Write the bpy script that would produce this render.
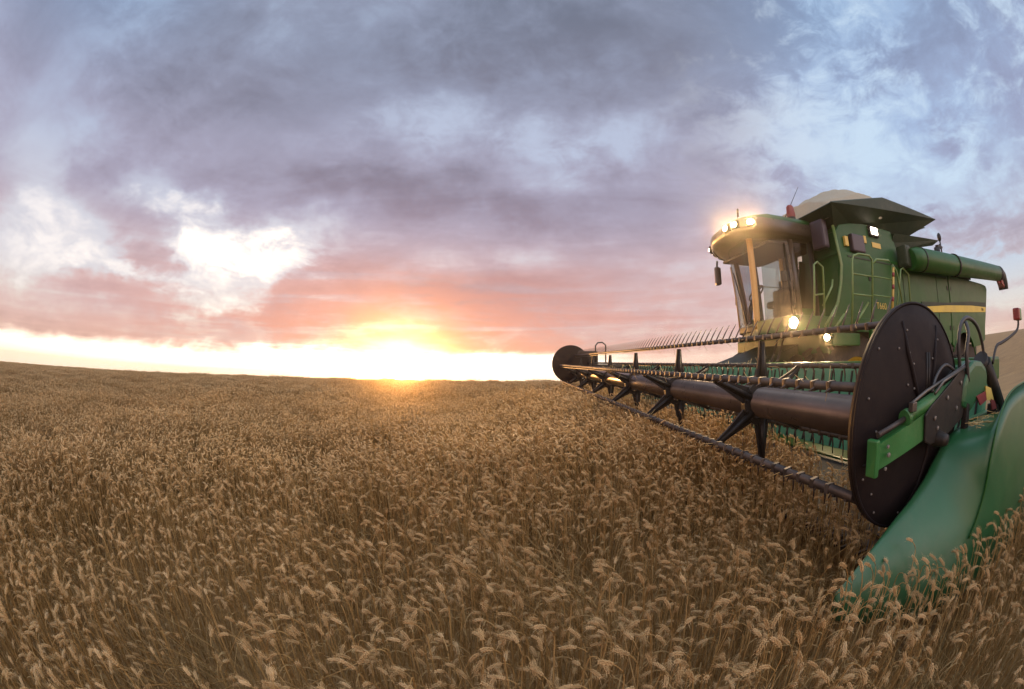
import bpy, bmesh, math, random
import numpy as np
from mathutils import Vector, Matrix, Euler
R = math.radians
random.seed(7)
rng = np.random.default_rng(11)

for o in list(bpy.data.objects):
    bpy.data.objects.remove(o)
scene = bpy.context.scene
COL = scene.collection

# ------------------------------------------------------------------ camera (15 mm full-frame fisheye, held at standing height)
cam = bpy.data.cameras.new('camera')
cam_o = bpy.data.objects.new('camera', cam)
COL.objects.link(cam_o)
cam_o.location = (0, 0, 1.5)
cam_o.rotation_euler = (R(90 + 4.8), 0, 0)
cam.sensor_width = 36
cam.sensor_fit = 'HORIZONTAL'
cam.clip_start = 0.02
cam.clip_end = 20000
cam.type = 'PANO'
cam.lens = 18
_cc = cam
_cc.panorama_type = 'FISHEYE_EQUISOLID'
_cc.fisheye_lens = 15.0
_cc.fisheye_fov = R(240)
scene.camera = cam_o

# ------------------------------------------------------------------ render / exposure
scene.render.engine = 'CYCLES'
scene.cycles.use_denoising = True
scene.cycles.max_bounces = 6
scene.cycles.diffuse_bounces = 3
scene.cycles.transmission_bounces = 6
scene.cycles.transparent_max_bounces = 8
scene.cycles.sample_clamp_indirect = 4
scene.cycles.caustics_reflective = False
scene.cycles.caustics_refractive = False
scene.view_settings.view_transform = 'Standard'
scene.view_settings.look = 'None'
scene.view_settings.exposure = 0.0
scene.view_settings.gamma = 1.0
scene.view_settings.use_curve_mapping = False

SUN_AZ = R(-15.1)     # measured from +Y, negative = left
SUN_EL = R(0.9)

# ------------------------------------------------------------------ node helpers
class NT:
    """tiny expression builder over a node tree"""
    def __init__(s, nt):
        s.nt = nt
    def new(s, t, **kw):
        n = s.nt.nodes.new(t)
        for k, v in kw.items():
            setattr(n, k, v)
        return n
    def put(s, sock, v):
        if isinstance(v, bpy.types.NodeSocket):
            s.nt.links.new(v, sock)
        elif v is not None:
            if hasattr(sock.default_value, '__len__') and not hasattr(v, '__len__'):
                sock.default_value = (v,) * len(sock.default_value)
            else:
                if hasattr(sock.default_value, '__len__') and len(sock.default_value) == 4 and len(v) == 3:
                    v = (*v, 1)
                sock.default_value = v
    def m(s, op, a, b=None, c=None, clamp=False):
        n = s.new('ShaderNodeMath', operation=op, use_clamp=clamp)
        s.put(n.inputs[0], a)
        if b is not None: s.put(n.inputs[1], b)
        if c is not None: s.put(n.inputs[2], c)
        return n.outputs[0]
    def add(s, a, b): return s.m('ADD', a, b)
    def sub(s, a, b): return s.m('SUBTRACT', a, b)
    def mul(s, a, b): return s.m('MULTIPLY', a, b)
    def div(s, a, b): return s.m('DIVIDE', a, b)
    def smooth(s, x, a, b, lo=0.0, hi=1.0):
        n = s.new('ShaderNodeMapRange', interpolation_type='SMOOTHSTEP')
        s.put(n.inputs[0], x); s.put(n.inputs[1], a); s.put(n.inputs[2], b); s.put(n.inputs[3], lo); s.put(n.inputs[4], hi)
        return n.outputs[0]
    def mix(s, f, a, b, blend='MIX'):
        n = s.new('ShaderNodeMix', data_type='RGBA', blend_type=blend)
        s.put(n.inputs[0], f); s.put(n.inputs[6], a); s.put(n.inputs[7], b)
        return n.outputs[2]
    def noise(s, vec, scale, detail=4, rough=0.55, dist=0.0, lac=2.0):
        n = s.new('ShaderNodeTexNoise')
        if vec is not None: s.put(n.inputs['Vector'], vec)
        n.inputs['Scale'].default_value = scale; n.inputs['Detail'].default_value = detail
        n.inputs['Roughness'].default_value = rough; n.inputs['Distortion'].default_value = dist
        n.inputs['Lacunarity'].default_value = lac
        return n.outputs[0]
    def xyz(s, x, y, z):
        n = s.new('ShaderNodeCombineXYZ')
        s.put(n.inputs[0], x); s.put(n.inputs[1], y); s.put(n.inputs[2], z)
        return n.outputs[0]
    def sep(s, v):
        n = s.new('ShaderNodeSeparateXYZ'); s.put(n.inputs[0], v); return n.outputs
    def ramp(s, f, stops, interp='EASE'):
        n = s.new('ShaderNodeValToRGB')
        n.color_ramp.interpolation = interp
        e = n.color_ramp.elements
        while len(e) < len(stops): e.new(0.5)
        for k, (p, c) in enumerate(stops):
            e[k].position = p; e[k].color = (*c, 1)
        s.put(n.inputs[0], f)
        return n.outputs[0]

# ------------------------------------------------------------------ sky
world = bpy.data.worlds.new('World')
scene.world = world
world.use_nodes = True
wt = world.node_tree
wt.nodes.clear()
w = NT(wt)
tc = w.new('ShaderNodeTexCoord')
D = tc.outputs['Generated']
dx, dy, dz = w.sep(D)
zc = w.m('MAXIMUM', dz, 0.0)
az = w.mul(w.m('ARCTAN2', dx, dy), 180 / math.pi)          # degrees, 0 = +Y, + right
el = w.mul(w.m('ARCSINE', w.m('MINIMUM', w.m('MAXIMUM', dz, -0.999), 0.999)), 180 / math.pi)
# clouds on a flat layer overhead
den = w.add(zc, 0.10)
px = w.div(dx, den); py = w.div(dy, den)
lay = w.xyz(px, py, 0.0)
wn = w.new('ShaderNodeTexNoise'); wn.inputs['Scale'].default_value = 0.9; wn.inputs['Detail'].default_value = 3
w.put(wn.inputs['Vector'], lay)
wsx, wsy, wsz = w.sep(wn.outputs[1])
warp = w.xyz(w.add(px, w.mul(w.sub(wsx, 0.5), 0.9)), w.add(py, w.mul(w.sub(wsy, 0.5), 0.9)), 3.7)
n_big = w.noise(warp, 0.62, 3, 0.5)
n_med = w.noise(warp, 1.7, 6, 0.6)
rolls = w.xyz(w.mul(px, 0.55), w.mul(py, 1.5), 1.3)
n_roll = w.noise(rolls, 1.5, 7, 0.58, 0.6)
# wind-stretched streaks near the horizon, in azimuth / elevation
strk = w.noise(w.xyz(w.mul(az, 0.030), w.mul(el, 0.34), 0.0), 1.0, 6, 0.6, 0.5)
lump = w.noise(w.xyz(w.mul(az, 0.075), w.mul(el, 0.13), 5.0), 1.0, 7, 0.62, 0.35)
lowf = w.smooth(el, 8, 26, 1.0, 0.0)
cl = w.add(w.add(w.mul(n_big, 0.45), w.mul(n_roll, 0.40)), w.mul(n_med, 0.30))
cl = w.add(w.mul(cl, w.sub(1.0, w.mul(lowf, 0.6))), w.mul(w.mul(strk, 1.15), w.mul(lowf, 0.6)))
cl = w.add(cl, w.mul(w.sub(lump, 0.5), 0.55))
# openings in the cloud: azimuth, elevation, half widths, strength
waz = w.add(az, w.mul(w.sub(lump, 0.5), 26.0))
wel = w.add(el, w.mul(w.sub(w.noise(w.xyz(w.mul(az, 0.06), w.mul(el, 0.1), 9.0), 1.0, 6, 0.6), 0.5), 16.0))
def blob(a0, e0, ra, re, k, A=None, E=None):
    u = w.div(w.sub(waz if A is None else A, a0), ra); v = w.div(w.sub(wel if E is None else E, e0), re)
    d2 = w.add(w.mul(u, u), w.mul(v, v))
    return w.mul(w.m('POWER', 2.718, w.mul(d2, -1.0)), k)
def total(lst):
    t = None
    for b in lst:
        v = blob(*b)
        t = v if t is None else w.add(t, v)
    return t
bright = total([(-40, 15.5, 9, 4.2, 1.25), (-33, 14, 6, 3.0, 0.5), (-68, 14, 10, 4.5, 0.62), (-50, 21, 8, 2.0, 0.4),
                (-74, 23, 6, 4, 0.25), (-55, 11, 14, 1.6, 0.45)])
gap = total([(10, 32, 15, 4.0, 0.26), (-14, 35, 14, 3.5, 0.22), (-30, 30, 16, 3.0, 0.12), (56, 36, 14, 12, 0.16), (84, 32, 16, 14, 0.14),
             (62, 20, 12, 10, 0.30), (44, 31, 10, 7, 0.25), (66, 50, 10, 10, 0.45), (70, 10, 16, 4, 0.25), (-74, 42, 12, 14, 0.14)])
dark = total([(-2, 24, 26, 4.0, 0.22), (-44, 34, 22, 9, 0.14), (12, 50, 34, 9, 0.22), (36, 33, 10, 6, 0.12), (-4, 11.5, 18, 3.0, 0.25),
              (70, 15, 12, 3, 0.22), (8, 44, 26, 5, 0.16), (-52, 13, 6, 3, 0.3)])
fine = w.noise(w.xyz(w.mul(az, 0.16), w.mul(el, 0.30), 2.0), 1.0, 7, 0.66, 0.5)
bright = w.mul(bright, w.smooth(w.add(w.mul(fine, 0.6), w.mul(lump, 0.4)), 0.30, 0.60, 0.35, 1.1))
gap = w.mul(gap, w.smooth(w.add(w.mul(fine, 0.55), w.mul(n_med, 0.45)), 0.36, 0.62, 0.25, 1.6))
cover = w.add(w.sub(w.sub(cl, gap), w.mul(bright, 0.75)), dark)
cover = w.add(cover, w.mul(w.sub(fine, 0.5), 0.22))
mask = w.smooth(cover, 0.26, 0.60)                          # 1 = thick cloud
thick = w.smooth(cover, 0.48, 0.92)
# colours (scene-linear)
nish = w.new('ShaderNodeTexSky', sky_type='NISHITA', sun_disc=False)
nish.sun_elevation = SUN_EL + R(1.5)
nish.sun_rotation = SUN_AZ
nish.altitude = 100
e01 = w.m('DIVIDE', el, 90.0, clamp=True)
sunA = w.m('ABSOLUTE', w.sub(az, math.degrees(SUN_AZ)))
near = w.m('POWER', 2.718, w.mul(w.m('POWER', w.div(sunA, 34.0), 2.0), -1.0))
nearw = w.m('POWER', 2.718, w.mul(w.m('POWER', w.div(sunA, 62.0), 2.0), -1.0))
clear = w.ramp(e01, [(0.0, (1.0, 0.80, 0.58)), (0.05, (0.95, 0.83, 0.76)), (0.15, (0.74, 0.72, 0.80)), (0.33, (0.52, 0.58, 0.76)), (0.62, (0.40, 0.51, 0.68)), (1.0, (0.36, 0.48, 0.66))])
clear = w.mix(0.10, clear, w.mix(1.0, nish.outputs[0], (0.35, 0.35, 0.35), 'MULTIPLY'))
white = w.mix(nearw, (0.80, 0.80, 0.88), (1.6, 1.42, 1.22))
litc = w.ramp(e01, [(0.0, (0.95, 0.62, 0.50)), (0.10, (0.70, 0.52, 0.53)), (0.25, (0.42, 0.40, 0.53)), (0.5, (0.30, 0.34, 0.47)), (1.0, (0.24, 0.29, 0.42))])
thkc = w.ramp(e01, [(0.0, (0.60, 0.36, 0.32)), (0.10, (0.42, 0.30, 0.34)), (0.22, (0.28, 0.235, 0.31)), (0.40, (0.215, 0.215, 0.29)), (0.6, (0.17, 0.195, 0.27)), (1.0, (0.15, 0.18, 0.26))])
cloud = w.mix(thick, litc, thkc)
# sunlit undersides above the sun
pinkm = w.mul(w.mul(near, w.smooth(el, 19, 3, 0.0, 1.0)), w.smooth(w.add(w.mul(strk, 0.7), w.mul(fine, 0.3)), 0.40, 0.56))
cloud = w.mix(w.mul(pinkm, 0.9), cloud, (0.98, 0.33, 0.17))
pinkw = w.mul(w.mul(nearw, w.smooth(el, 26, 8, 0.0, 1.0)), 0.28)
cloud = w.mix(pinkw, cloud, (0.80, 0.45, 0.42))
sky = w.mix(mask, clear, cloud)
sky = w.mix(w.m('MULTIPLY', w.smooth(bright, 0.28, 0.95), w.sub(1.0, w.mul(mask, 0.25)), clamp=True), sky, white)
# blue cast towards the right and top-left, away from the sun
puff = w.mul(w.mul(w.smooth(w.add(w.mul(n_med, 0.6), w.mul(fine, 0.4)), 0.47, 0.64), w.smooth(az, 18, 55)), w.mul(w.smooth(el, 8, 22), w.smooth(el, 78, 60)))
sky = w.mix(w.m('MULTIPLY', puff, 0.85, clamp=True), sky, (0.76, 0.81, 0.88))
sky = w.mix(w.mul(w.mul(w.smooth(az, 26, 58), w.smooth(el, 2, 12)), 0.9), sky, w.mix(1.0, sky, (0.80, 0.96, 1.08), 'MULTIPLY'))
sky = w.mix(w.mul(w.smooth(az, -45, -85), w.smooth(el, 20, 55)), sky, w.mix(1.0, sky, (0.72, 0.92, 1.05), 'MULTIPLY'))
# bright clear strip under the cloud deck
edge = w.add(w.add(w.mul(w.sub(strk, 0.5), 3.6), w.mul(w.sub(lump, 0.5), 2.4)), w.mul(w.sub(fine, 0.5), 1.6))
strip = w.smooth(w.add(el, edge), 2.3, 4.2, 1.0, 0.0)
stripL = w.mul(strip, w.smooth(az, 20, 3, 0.22, 1.0))
stripc = w.mix(nearw, (1.1, 0.92, 0.76), (3.4, 3.1, 2.5))
stripc = w.mix(w.m('POWER', 2.718, w.mul(w.m('POWER', w.div(w.m('ABSOLUTE', w.sub(sunA, -1.0)), 6.5), 2.0), -1.0)), stripc, (0.70, 0.38, 0.13))
sky = w.mix(stripL, sky, stripc)
# glow round the sun, and the disc itself
sund = (math.sin(SUN_AZ) * math.cos(R(0.35)), math.cos(SUN_AZ) * math.cos(R(0.35)), math.sin(R(0.35)))
dp = w.new('ShaderNodeVectorMath', operation='DOT_PRODUCT')
w.put(dp.inputs[0], D); dp.inputs[1].default_value = sund
ang = w.mul(w.m('ARCCOSINE', w.m('MINIMUM', dp.outputs['Value'], 0.9999999)), 180 / math.pi)
g1 = w.mul(w.m('POWER', 2.718, w.mul(ang, -1 / 2.0)), 0.2)
g2 = w.mul(w.m('POWER', 2.718, w.mul(ang, -1 / 7.5)), 0.16)
glow = w.mix(1.0, w.mix(1.0, (1.0, 0.72, 0.33), w.xyz(g1, g1, g1), 'MULTIPLY'), w.mix(1.0, (1.0, 0.50, 0.22), w.xyz(g2, g2, g2), 'MULTIPLY'), 'ADD')
sky = w.mix(1.0, sky, glow, 'ADD')
# unseen sky behind the camera and overhead, boosted to light the wheat
sky = w.mix(1.0, sky, w.mix(w.smooth(dy, -0.05, -0.55), (1, 1, 1), (3.7, 3.25, 2.7)), 'MULTIPLY')
sky = w.mix(1.0, sky, w.mix(w.smooth(el, 56, 82), (1, 1, 1), (6.4, 5.6, 4.6)), 'MULTIPLY')
cor = w.mul(w.m('POWER', 2.718, w.mul(ang, -1 / 0.5)), 6.0)
sky = w.mix(1.0, sky, w.mix(1.0, (1.0, 0.62, 0.25), w.xyz(cor, cor, cor), 'MULTIPLY'), 'ADD')
disc = w.smooth(ang, 0.75, 0.45)
sky = w.mix(disc, sky, (60.0, 40.0, 16.0))
sky = w.mix(w.smooth(el, -0.5, -3.0), sky, (0.10, 0.075, 0.05))
bg = w.new('ShaderNodeBackground')
w.put(bg.inputs[0], sky)
bg.inputs[1].default_value = 1.0
wo = w.new('ShaderNodeOutputWorld')
wt.links.new(bg.outputs[0], wo.inputs[0])
world.cycles.sampling_method = 'MANUAL'
world.cycles.sample_map_resolution = 1024

sl = bpy.data.lights.new('sun', 'SUN')
sl.energy = 3.4
sl.angle = R(0.6)
sl.color = (1.0, 0.47, 0.14)
so = bpy.data.objects.new('sun', sl)
COL.objects.link(so)
sv = Vector((math.sin(SUN_AZ) * math.cos(R(1.3)), math.cos(SUN_AZ) * math.cos(R(1.3)), math.sin(R(1.3))))
so.rotation_euler = sv.to_track_quat('Z', 'Y').to_euler()
so.location = (-8, 30, 12)

# ------------------------------------------------------------------ materials
def pmat(name, col, rough=0.5, metal=0.0, col2=None, nscale=6.0, namt=1.0, rvar=0.15, bump=0.0, bscale=40.0, spec=0.5, coat=0.0,
         dust=0.0, dustc=(0.30, 0.23, 0.15), coords='Object', emit=None, estr=0.0, trans=0.0):
    m = bpy.data.materials.new(name); m.use_nodes = True
    nt = m.node_tree; nt.nodes.clear(); g = NT(nt)
    out = g.new('ShaderNodeOutputMaterial'); b = g.new('ShaderNodeBsdfPrincipled')
    nt.links.new(b.outputs[0], out.inputs[0])
    t = g.new('ShaderNodeTexCoord').outputs[coords]
    n1 = g.noise(t, nscale, 5, 0.6)
    c = g.mix(g.mul(g.smooth(n1, 0.3, 0.7), namt), col, col2) if col2 else g.mix(0.0, col, col)
    if dust:
        n2 = g.noise(t, nscale * 0.45, 6, 0.65)
        n3 = g.noise(t, nscale * 9, 3, 0.6)
        c = g.mix(g.mul(g.m('MULTIPLY', g.smooth(n2, 0.35, 0.75), g.smooth(n3, 0.25, 0.7)), dust), c, dustc)
    g.put(b.inputs['Base Color'], c)
    n4 = g.noise(t, nscale * 2.3, 4, 0.6)
    g.put(b.inputs['Roughness'], g.m('ADD', rough - rvar / 2, g.mul(n4, rvar), clamp=True))
    b.inputs['Metallic'].default_value = metal
    b.inputs['Specular IOR Level'].default_value = spec
    if coat: b.inputs['Coat Weight'].default_value = coat; b.inputs['Coat Roughness'].default_value = 0.15
    if bump:
        bn = g.new('ShaderNodeBump'); bn.inputs['Strength'].default_value = bump; bn.inputs['Distance'].default_value = 0.01
        g.put(bn.inputs['Height'], g.noise(t, bscale, 4, 0.6)); nt.links.new(bn.outputs[0], b.inputs['Normal'])
    if emit:
        b.inputs['Emission Color'].default_value = (*emit, 1); b.inputs['Emission Strength'].default_value = estr
    return m

M = {}
M['green'] = pmat('green_paint', (0.010, 0.074, 0.010), 0.40, col2=(0.014, 0.088, 0.014), nscale=3, dust=0.35, dustc=(0.075, 0.085, 0.030), rvar=0.25, spec=0.3)
M['green_light'] = pmat('green_plastic', (0.012, 0.078, 0.024), 0.40, col2=(0.018, 0.094, 0.032), nscale=2, dust=0.40, dustc=(0.12, 0.12, 0.07), bump=0.05, bscale=9, rvar=0.2)
M['green_arm'] = pmat('green_arm_paint', (0.018, 0.115, 0.022), 0.45, col2=(0.03, 0.16, 0.04), nscale=5, dust=0.3)
M['green_belt'] = pmat('green_belt', (0.06, 0.26, 0.13), 0.6, col2=(0.045, 0.20, 0.10), nscale=4, dust=0.35)
M['tank_green'] = pmat('tank_green', (0.018, 0.085, 0.022), 0.42, col2=(0.026, 0.10, 0.030), nscale=2, dust=0.3, dustc=(0.09, 0.10, 0.045), spec=0.3)
M['flap'] = pmat('dark_green_flap', (0.010, 0.026, 0.010), 0.6, col2=(0.016, 0.032, 0.014), nscale=3, dust=0.15)
M['yellow'] = pmat('yellow_stripe', (0.62, 0.46, 0.03), 0.4, col2=(0.52, 0.38, 0.03), nscale=4, dust=0.2)
M['black'] = pmat('black_plastic', (0.011, 0.009, 0.009), 0.5, spec=0.3, col2=(0.018, 0.015, 0.013), nscale=5, dust=0.18, dustc=(0.12, 0.09, 0.06))
M['shield'] = pmat('dark_shield_plastic', (0.010, 0.007, 0.008), 0.55, spec=0.12, col2=(0.014, 0.010, 0.010), nscale=4, dust=0.3, dustc=(0.035, 0.025, 0.019), rvar=0.25, bump=0.12, bscale=7)
M['steel'] = pmat('dark_steel', (0.040, 0.033, 0.032), 0.5, metal=0.5, col2=(0.085, 0.065, 0.055), nscale=7, dust=0.3, dustc=(0.16, 0.11, 0.07))
M['tube'] = pmat('reel_tube_paint', (0.085, 0.062, 0.052), 0.30, metal=0.6, col2=(0.13, 0.092, 0.075), nscale=3, dust=0.35, dustc=(0.17, 0.11, 0.075), rvar=0.22)
M['bolt'] = pmat('zinc_bolt', (0.22, 0.20, 0.18), 0.5, metal=0.6)
M['bright_steel'] = pmat('worn_steel', (0.16, 0.14, 0.125), 0.4, metal=0.7, col2=(0.10, 0.085, 0.07), nscale=9)
M['rubber'] = pmat('tyre_rubber', (0.022, 0.019, 0.017), 0.8, col2=(0.05, 0.04, 0.03), nscale=5, dust=0.6, dustc=(0.16, 0.11, 0.07), bump=0.3)
M['hose'] = pmat('hose_rubber', (0.03, 0.026, 0.025), 0.45)
M['seat'] = pmat('seat_cloth', (0.035, 0.03, 0.028), 0.85, col2=(0.05, 0.045, 0.04), nscale=20)
M['liner'] = pmat('cab_liner', (0.07, 0.052, 0.036), 0.7, col2=(0.09, 0.068, 0.048), nscale=6)
M['pillar'] = pmat('cab_pillar', (0.05, 0.04, 0.03), 0.3, col2=(0.07, 0.05, 0.04), nscale=8)
M['trim_and_sunlit_tan'] = pmat('tan_trim_and_sunlit_pillar', (0.62, 0.36, 0.12), 0.3)  # own colour of the trim; on the near pillar it paints in sunlight
M['grain'] = pmat('grain', (0.40, 0.36, 0.27), 0.9, col2=(0.31, 0.275, 0.20), nscale=60, bump=0.6, bscale=120)
M['red'] = pmat('red_plastic', (0.20, 0.022, 0.018), 0.4)
M['red_decal'] = pmat('red_decal', (0.20, 0.025, 0.025), 0.55)
M['yellow_decal'] = pmat('yellow_decal', (0.62, 0.44, 0.10), 0.45)
M['white_decal'] = pmat('white_decal', (0.7, 0.68, 0.62), 0.5)
M['amber'] = pmat('amber_lens', (0.45, 0.09, 0.03), 0.25)
M['green_lens'] = pmat('green_lens', (0.05, 0.22, 0.10), 0.25)
M['yellow_tape'] = pmat('yellow_tape', (0.45, 0.30, 0.06), 0.5)
M['screen'] = pmat('screen_glass', (0.02, 0.03, 0.035), 0.15)
M['lamp_on'] = pmat('lit_lamp_lens', (1.0, 0.85, 0.6), 0.3, emit=(1.0, 0.74, 0.40), estr=45)
M['lamp_low'] = pmat('lit_lamp_lens_low', (1.0, 0.85, 0.6), 0.3, emit=(1.0, 0.74, 0.40), estr=40)
M['lamp_dim'] = pmat('lit_side_lamp_lens', (1.0, 0.9, 0.75), 0.3, emit=(1.0, 0.86, 0.66), estr=9)
M['lens_off'] = pmat('lamp_glass', (0.55, 0.52, 0.46), 0.15)
M['rail'] = pmat('rail_paint', (0.10, 0.20, 0.05), 0.35, col2=(0.16, 0.22, 0.07), nscale=10, dust=0.3)
M['wheel_yellow'] = pmat('wheel_rim_yellow', (0.6, 0.42, 0.02), 0.45, dust=0.5)
M['mirror_back'] = pmat('mirror_shell', (0.045, 0.030, 0.040), 0.35)

def glass(name, tint=(0.75, 0.82, 0.80), reflect=0.10):
    m = bpy.data.materials.new(name); m.use_nodes = True
    nt = m.node_tree; nt.nodes.clear(); g = NT(nt)
    out = g.new('ShaderNodeOutputMaterial')
    tr = g.new('ShaderNodeBsdfTransparent'); tr.inputs[0].default_value = (*tint, 1)
    gl = g.new('ShaderNodeBsdfGlossy'); gl.inputs['Roughness'].default_value = 0.03
    fr = g.new('ShaderNodeFresnel'); fr.inputs[0].default_value = 1.5
    f = g.m('ADD', g.mul(fr.outputs[0], 0.45), reflect * 0.1, clamp=True)
    mx = g.new('ShaderNodeMixShader'); g.put(mx.inputs[0], f)
    nt.links.new(tr.outputs[0], mx.inputs[1]); nt.links.new(gl.outputs[0], mx.inputs[2])
    nt.links.new(mx.outputs[0], out.inputs[0])
    return m
M['glass'] = glass('cab_glass')
M['glass_dark'] = glass('tinted_glass', (0.42, 0.45, 0.50), 0.25)

# ------------------------------------------------------------------ mesh builder
class MB:
    def __init__(s): s.bm = bmesh.new()
    def poly(s, pts):
        return s.bm.faces.new([s.bm.verts.new(p) for p in pts])
    def box(s, c, size, rot=None, bev=0.0):
        bm2 = bmesh.new(); bmesh.ops.create_cube(bm2, size=1)
        bmesh.ops.scale(bm2, vec=size, verts=bm2.verts)
        if bev: bmesh.ops.bevel(bm2, geom=list(bm2.edges), offset=bev, segments=2, affect='EDGES', profile=0.6)
        mt = Matrix.Translation(c)
        if rot is not None: mt = mt @ Euler(rot).to_matrix().to_4x4()
        bmesh.ops.transform(bm2, matrix=mt, verts=bm2.verts); s._merge(bm2); return s
    def bb(s, lo, hi, bev=0.0):
        lo, hi = Vector(lo), Vector(hi)
        return s.box((lo + hi) / 2, [abs(v) for v in (hi - lo)], None, bev)
    def _merge(s, b2):
        me = bpy.data.meshes.new('tmp'); b2.to_mesh(me); s.bm.from_mesh(me); bpy.data.meshes.remove(me); b2.free()
    def tube(s, pts, r, seg=8, cap=True):
        pts = [Vector(p) for p in pts]; n = len(pts)
        rs = r if hasattr(r, '__len__') else [r] * n
        rings = []; up = None
        for i in range(n):
            t = (pts[min(i + 1, n - 1)] - pts[max(i - 1, 0)]).normalized()
            if up is None:
                up = Vector((0, 0, 1)) if abs(t.z) < 0.9 else Vector((1, 0, 0))
            a = t.cross(up).normalized(); up = a.cross(t).normalized()
            rings.append([s.bm.verts.new(pts[i] + (a * math.cos(2 * math.pi * k / seg) + up * math.sin(2 * math.pi * k / seg)) * rs[i]) for k in range(seg)])
        for i in range(n - 1):
            for k in range(seg):
                f = s.bm.faces.new((rings[i][k], rings[i][(k + 1) % seg], rings[i + 1][(k + 1) % seg], rings[i + 1][k])); f.smooth = True
        if cap:
            s.bm.faces.new(rings[0][::-1]); s.bm.faces.new(rings[-1])
        return s
    def prism(s, pts, axis, a, b, bev=0.0, smooth=False):
        """polygon in the two other axes, extruded along axis from a to b"""
        def P(u, v, t): return {'x': (t, u, v), 'y': (u, t, v), 'z': (u, v, t)}[axis]
        bm2 = bmesh.new()
        A = [bm2.verts.new(P(u, v, a)) for u, v in pts]; B = [bm2.verts.new(P(u, v, b)) for u, v in pts]
        n = len(pts)
        bm2.faces.new(A); bm2.faces.new(B[::-1])
        for k in range(n):
            f = bm2.faces.new((A[k], A[(k + 1) % n], B[(k + 1) % n], B[k])); f.smooth = smooth
        bmesh.ops.recalc_face_normals(bm2, faces=bm2.faces)
        if bev: bmesh.ops.bevel(bm2, geom=list(bm2.edges), offset=bev, segments=2, affect='EDGES', profile=0.6)
        s._merge(bm2); return s
    def lathe(s, prof, c, axis, seg=32, smooth=True):
        """prof: (radius, along) pairs"""
        def P(r, t, a):
            u, v = r * math.cos(a), r * math.sin(a)
            d = {'x': (t, u, v), 'y': (u, t, v), 'z': (u, v, t)}[axis]
            return Vector(c) + Vector(d)
        rings = []
        for r, t in prof:
            rings.append([s.bm.verts.new(P(r, t, 2 * math.pi * k / seg)) for k in range(seg)] if r > 1e-6 else [s.bm.verts.new(P(0, t, 0))])
        for A, B in zip(rings, rings[1:]):
            for k in range(seg):
                k2 = (k + 1) % seg
                if len(A) == 1 and len(B) == 1: continue
                if len(A) == 1: f = s.bm.faces.new((A[0], B[k], B[k2]))
                elif len(B) == 1: f = s.bm.faces.new((A[k], A[k2], B[0]))
                else: f = s.bm.faces.new((A[k], A[k2], B[k2], B[k]))
                f.smooth = smooth
        return s
    def loft(s, secs, closed=True, cap=True, smooth=True):
        rings = [[s.bm.verts.new(p) for p in q] for q in secs]
        n = len(rings[0])
        for A, B in zip(rings, rings[1:]):
            for k in range(n if closed else n - 1):
                f = s.bm.faces.new((A[k], A[(k + 1) % n], B[(k + 1) % n], B[k])); f.smooth = smooth
        if cap and closed:
            s.bm.faces.new(rings[0][::-1]); s.bm.faces.new(rings[-1])
        return s
    def ball(s, c, r, seg=12):
        bm2 = bmesh.new(); bmesh.ops.create_uvsphere(bm2, u_segments=seg, v_segments=seg // 2, radius=1)
        for f in bm2.faces: f.smooth = True
        sc = r if hasattr(r, '__len__') else (r, r, r)
        bmesh.ops.scale(bm2, vec=sc, verts=bm2.verts); bmesh.ops.translate(bm2, vec=c, verts=bm2.verts)
        s._merge(bm2); return s
    def mesh(s, name, mat, base=(0, 0, 0), auto=True):
        bmesh.ops.recalc_face_normals(s.bm, faces=s.bm.faces)
        bmesh.ops.translate(s.bm, vec=-Vector(base), verts=s.bm.verts)
        me = bpy.data.meshes.new(name); s.bm.to_mesh(me); s.bm.free()
        if mat is not None: me.materials.append(mat)
        return me

TILT = R(2.3)
ROT = Matrix.Rotation(TILT, 4, 'X')
class Thing:
    """a top-level Empty on the sloping field; parts are authored in field coordinates"""
    def __init__(s, name, label, cat, base, group=None):
        s.base = Vector(base)
        o = bpy.data.objects.new(name, None); COL.objects.link(o)
        o.empty_display_size = 0.2
        o.location = ROT @ s.base; o.rotation_euler = (TILT, 0, 0)
        o['label'] = label; o['category'] = cat
        if group: o['group'] = group
        s.o = o
    def part(s, name, mb, mat, parent=None, label=None, kind=None):
        me = mb.mesh(name, M[mat] if isinstance(mat, str) else mat, s.base)
        ob = bpy.data.objects.new(name, me); COL.objects.link(ob)
        ob.parent = parent if parent is not None else s.o
        if label: ob['label'] = label
        if kind: ob['kind'] = kind
        return ob
    def parts(s, name, mb, mat, parent=None):
        """every loose piece of the mesh becomes a part of its own"""
        bm = mb.bm; bm.verts.ensure_lookup_table(); seen = set(); outs = []
        for v0 in bm.verts:
            if v0 in seen: continue
            st = [v0]; seen.add(v0); isl = []
            while st:
                v = st.pop(); isl.append(v)
                for e in v.link_edges:
                    q = e.other_vert(v)
                    if q not in seen: seen.add(q); st.append(q)
            new = MB(); mp = {v: new.bm.verts.new(v.co) for v in isl}; fs_ = {f for v in isl for f in v.link_faces}
            for f in fs_:
                nf = new.bm.faces.new([mp[v] for v in f.verts]); nf.smooth = f.smooth
            outs.append(s.part(name, new, mat, parent))
        bm.free(); return outs
    def copy(s, ob, off, parent=None):
        c = ob.copy(); COL.objects.link(c); c.parent = parent if parent is not None else ob.parent
        c.location = Vector(ob.location) + Vector(off)
        return c

def solo(name, mb, mat, label, cat, base, group=None, kind=None):
    me = mb.mesh(name, M[mat] if isinstance(mat, str) else mat, base)
    ob = bpy.data.objects.new(name, me); COL.objects.link(ob)
    ob.location = ROT @ Vector(base); ob.rotation_euler = (TILT, 0, 0)
    ob['label'] = label; ob['category'] = cat
    if group: ob['group'] = group
    if kind: ob['kind'] = kind
    return ob

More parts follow.
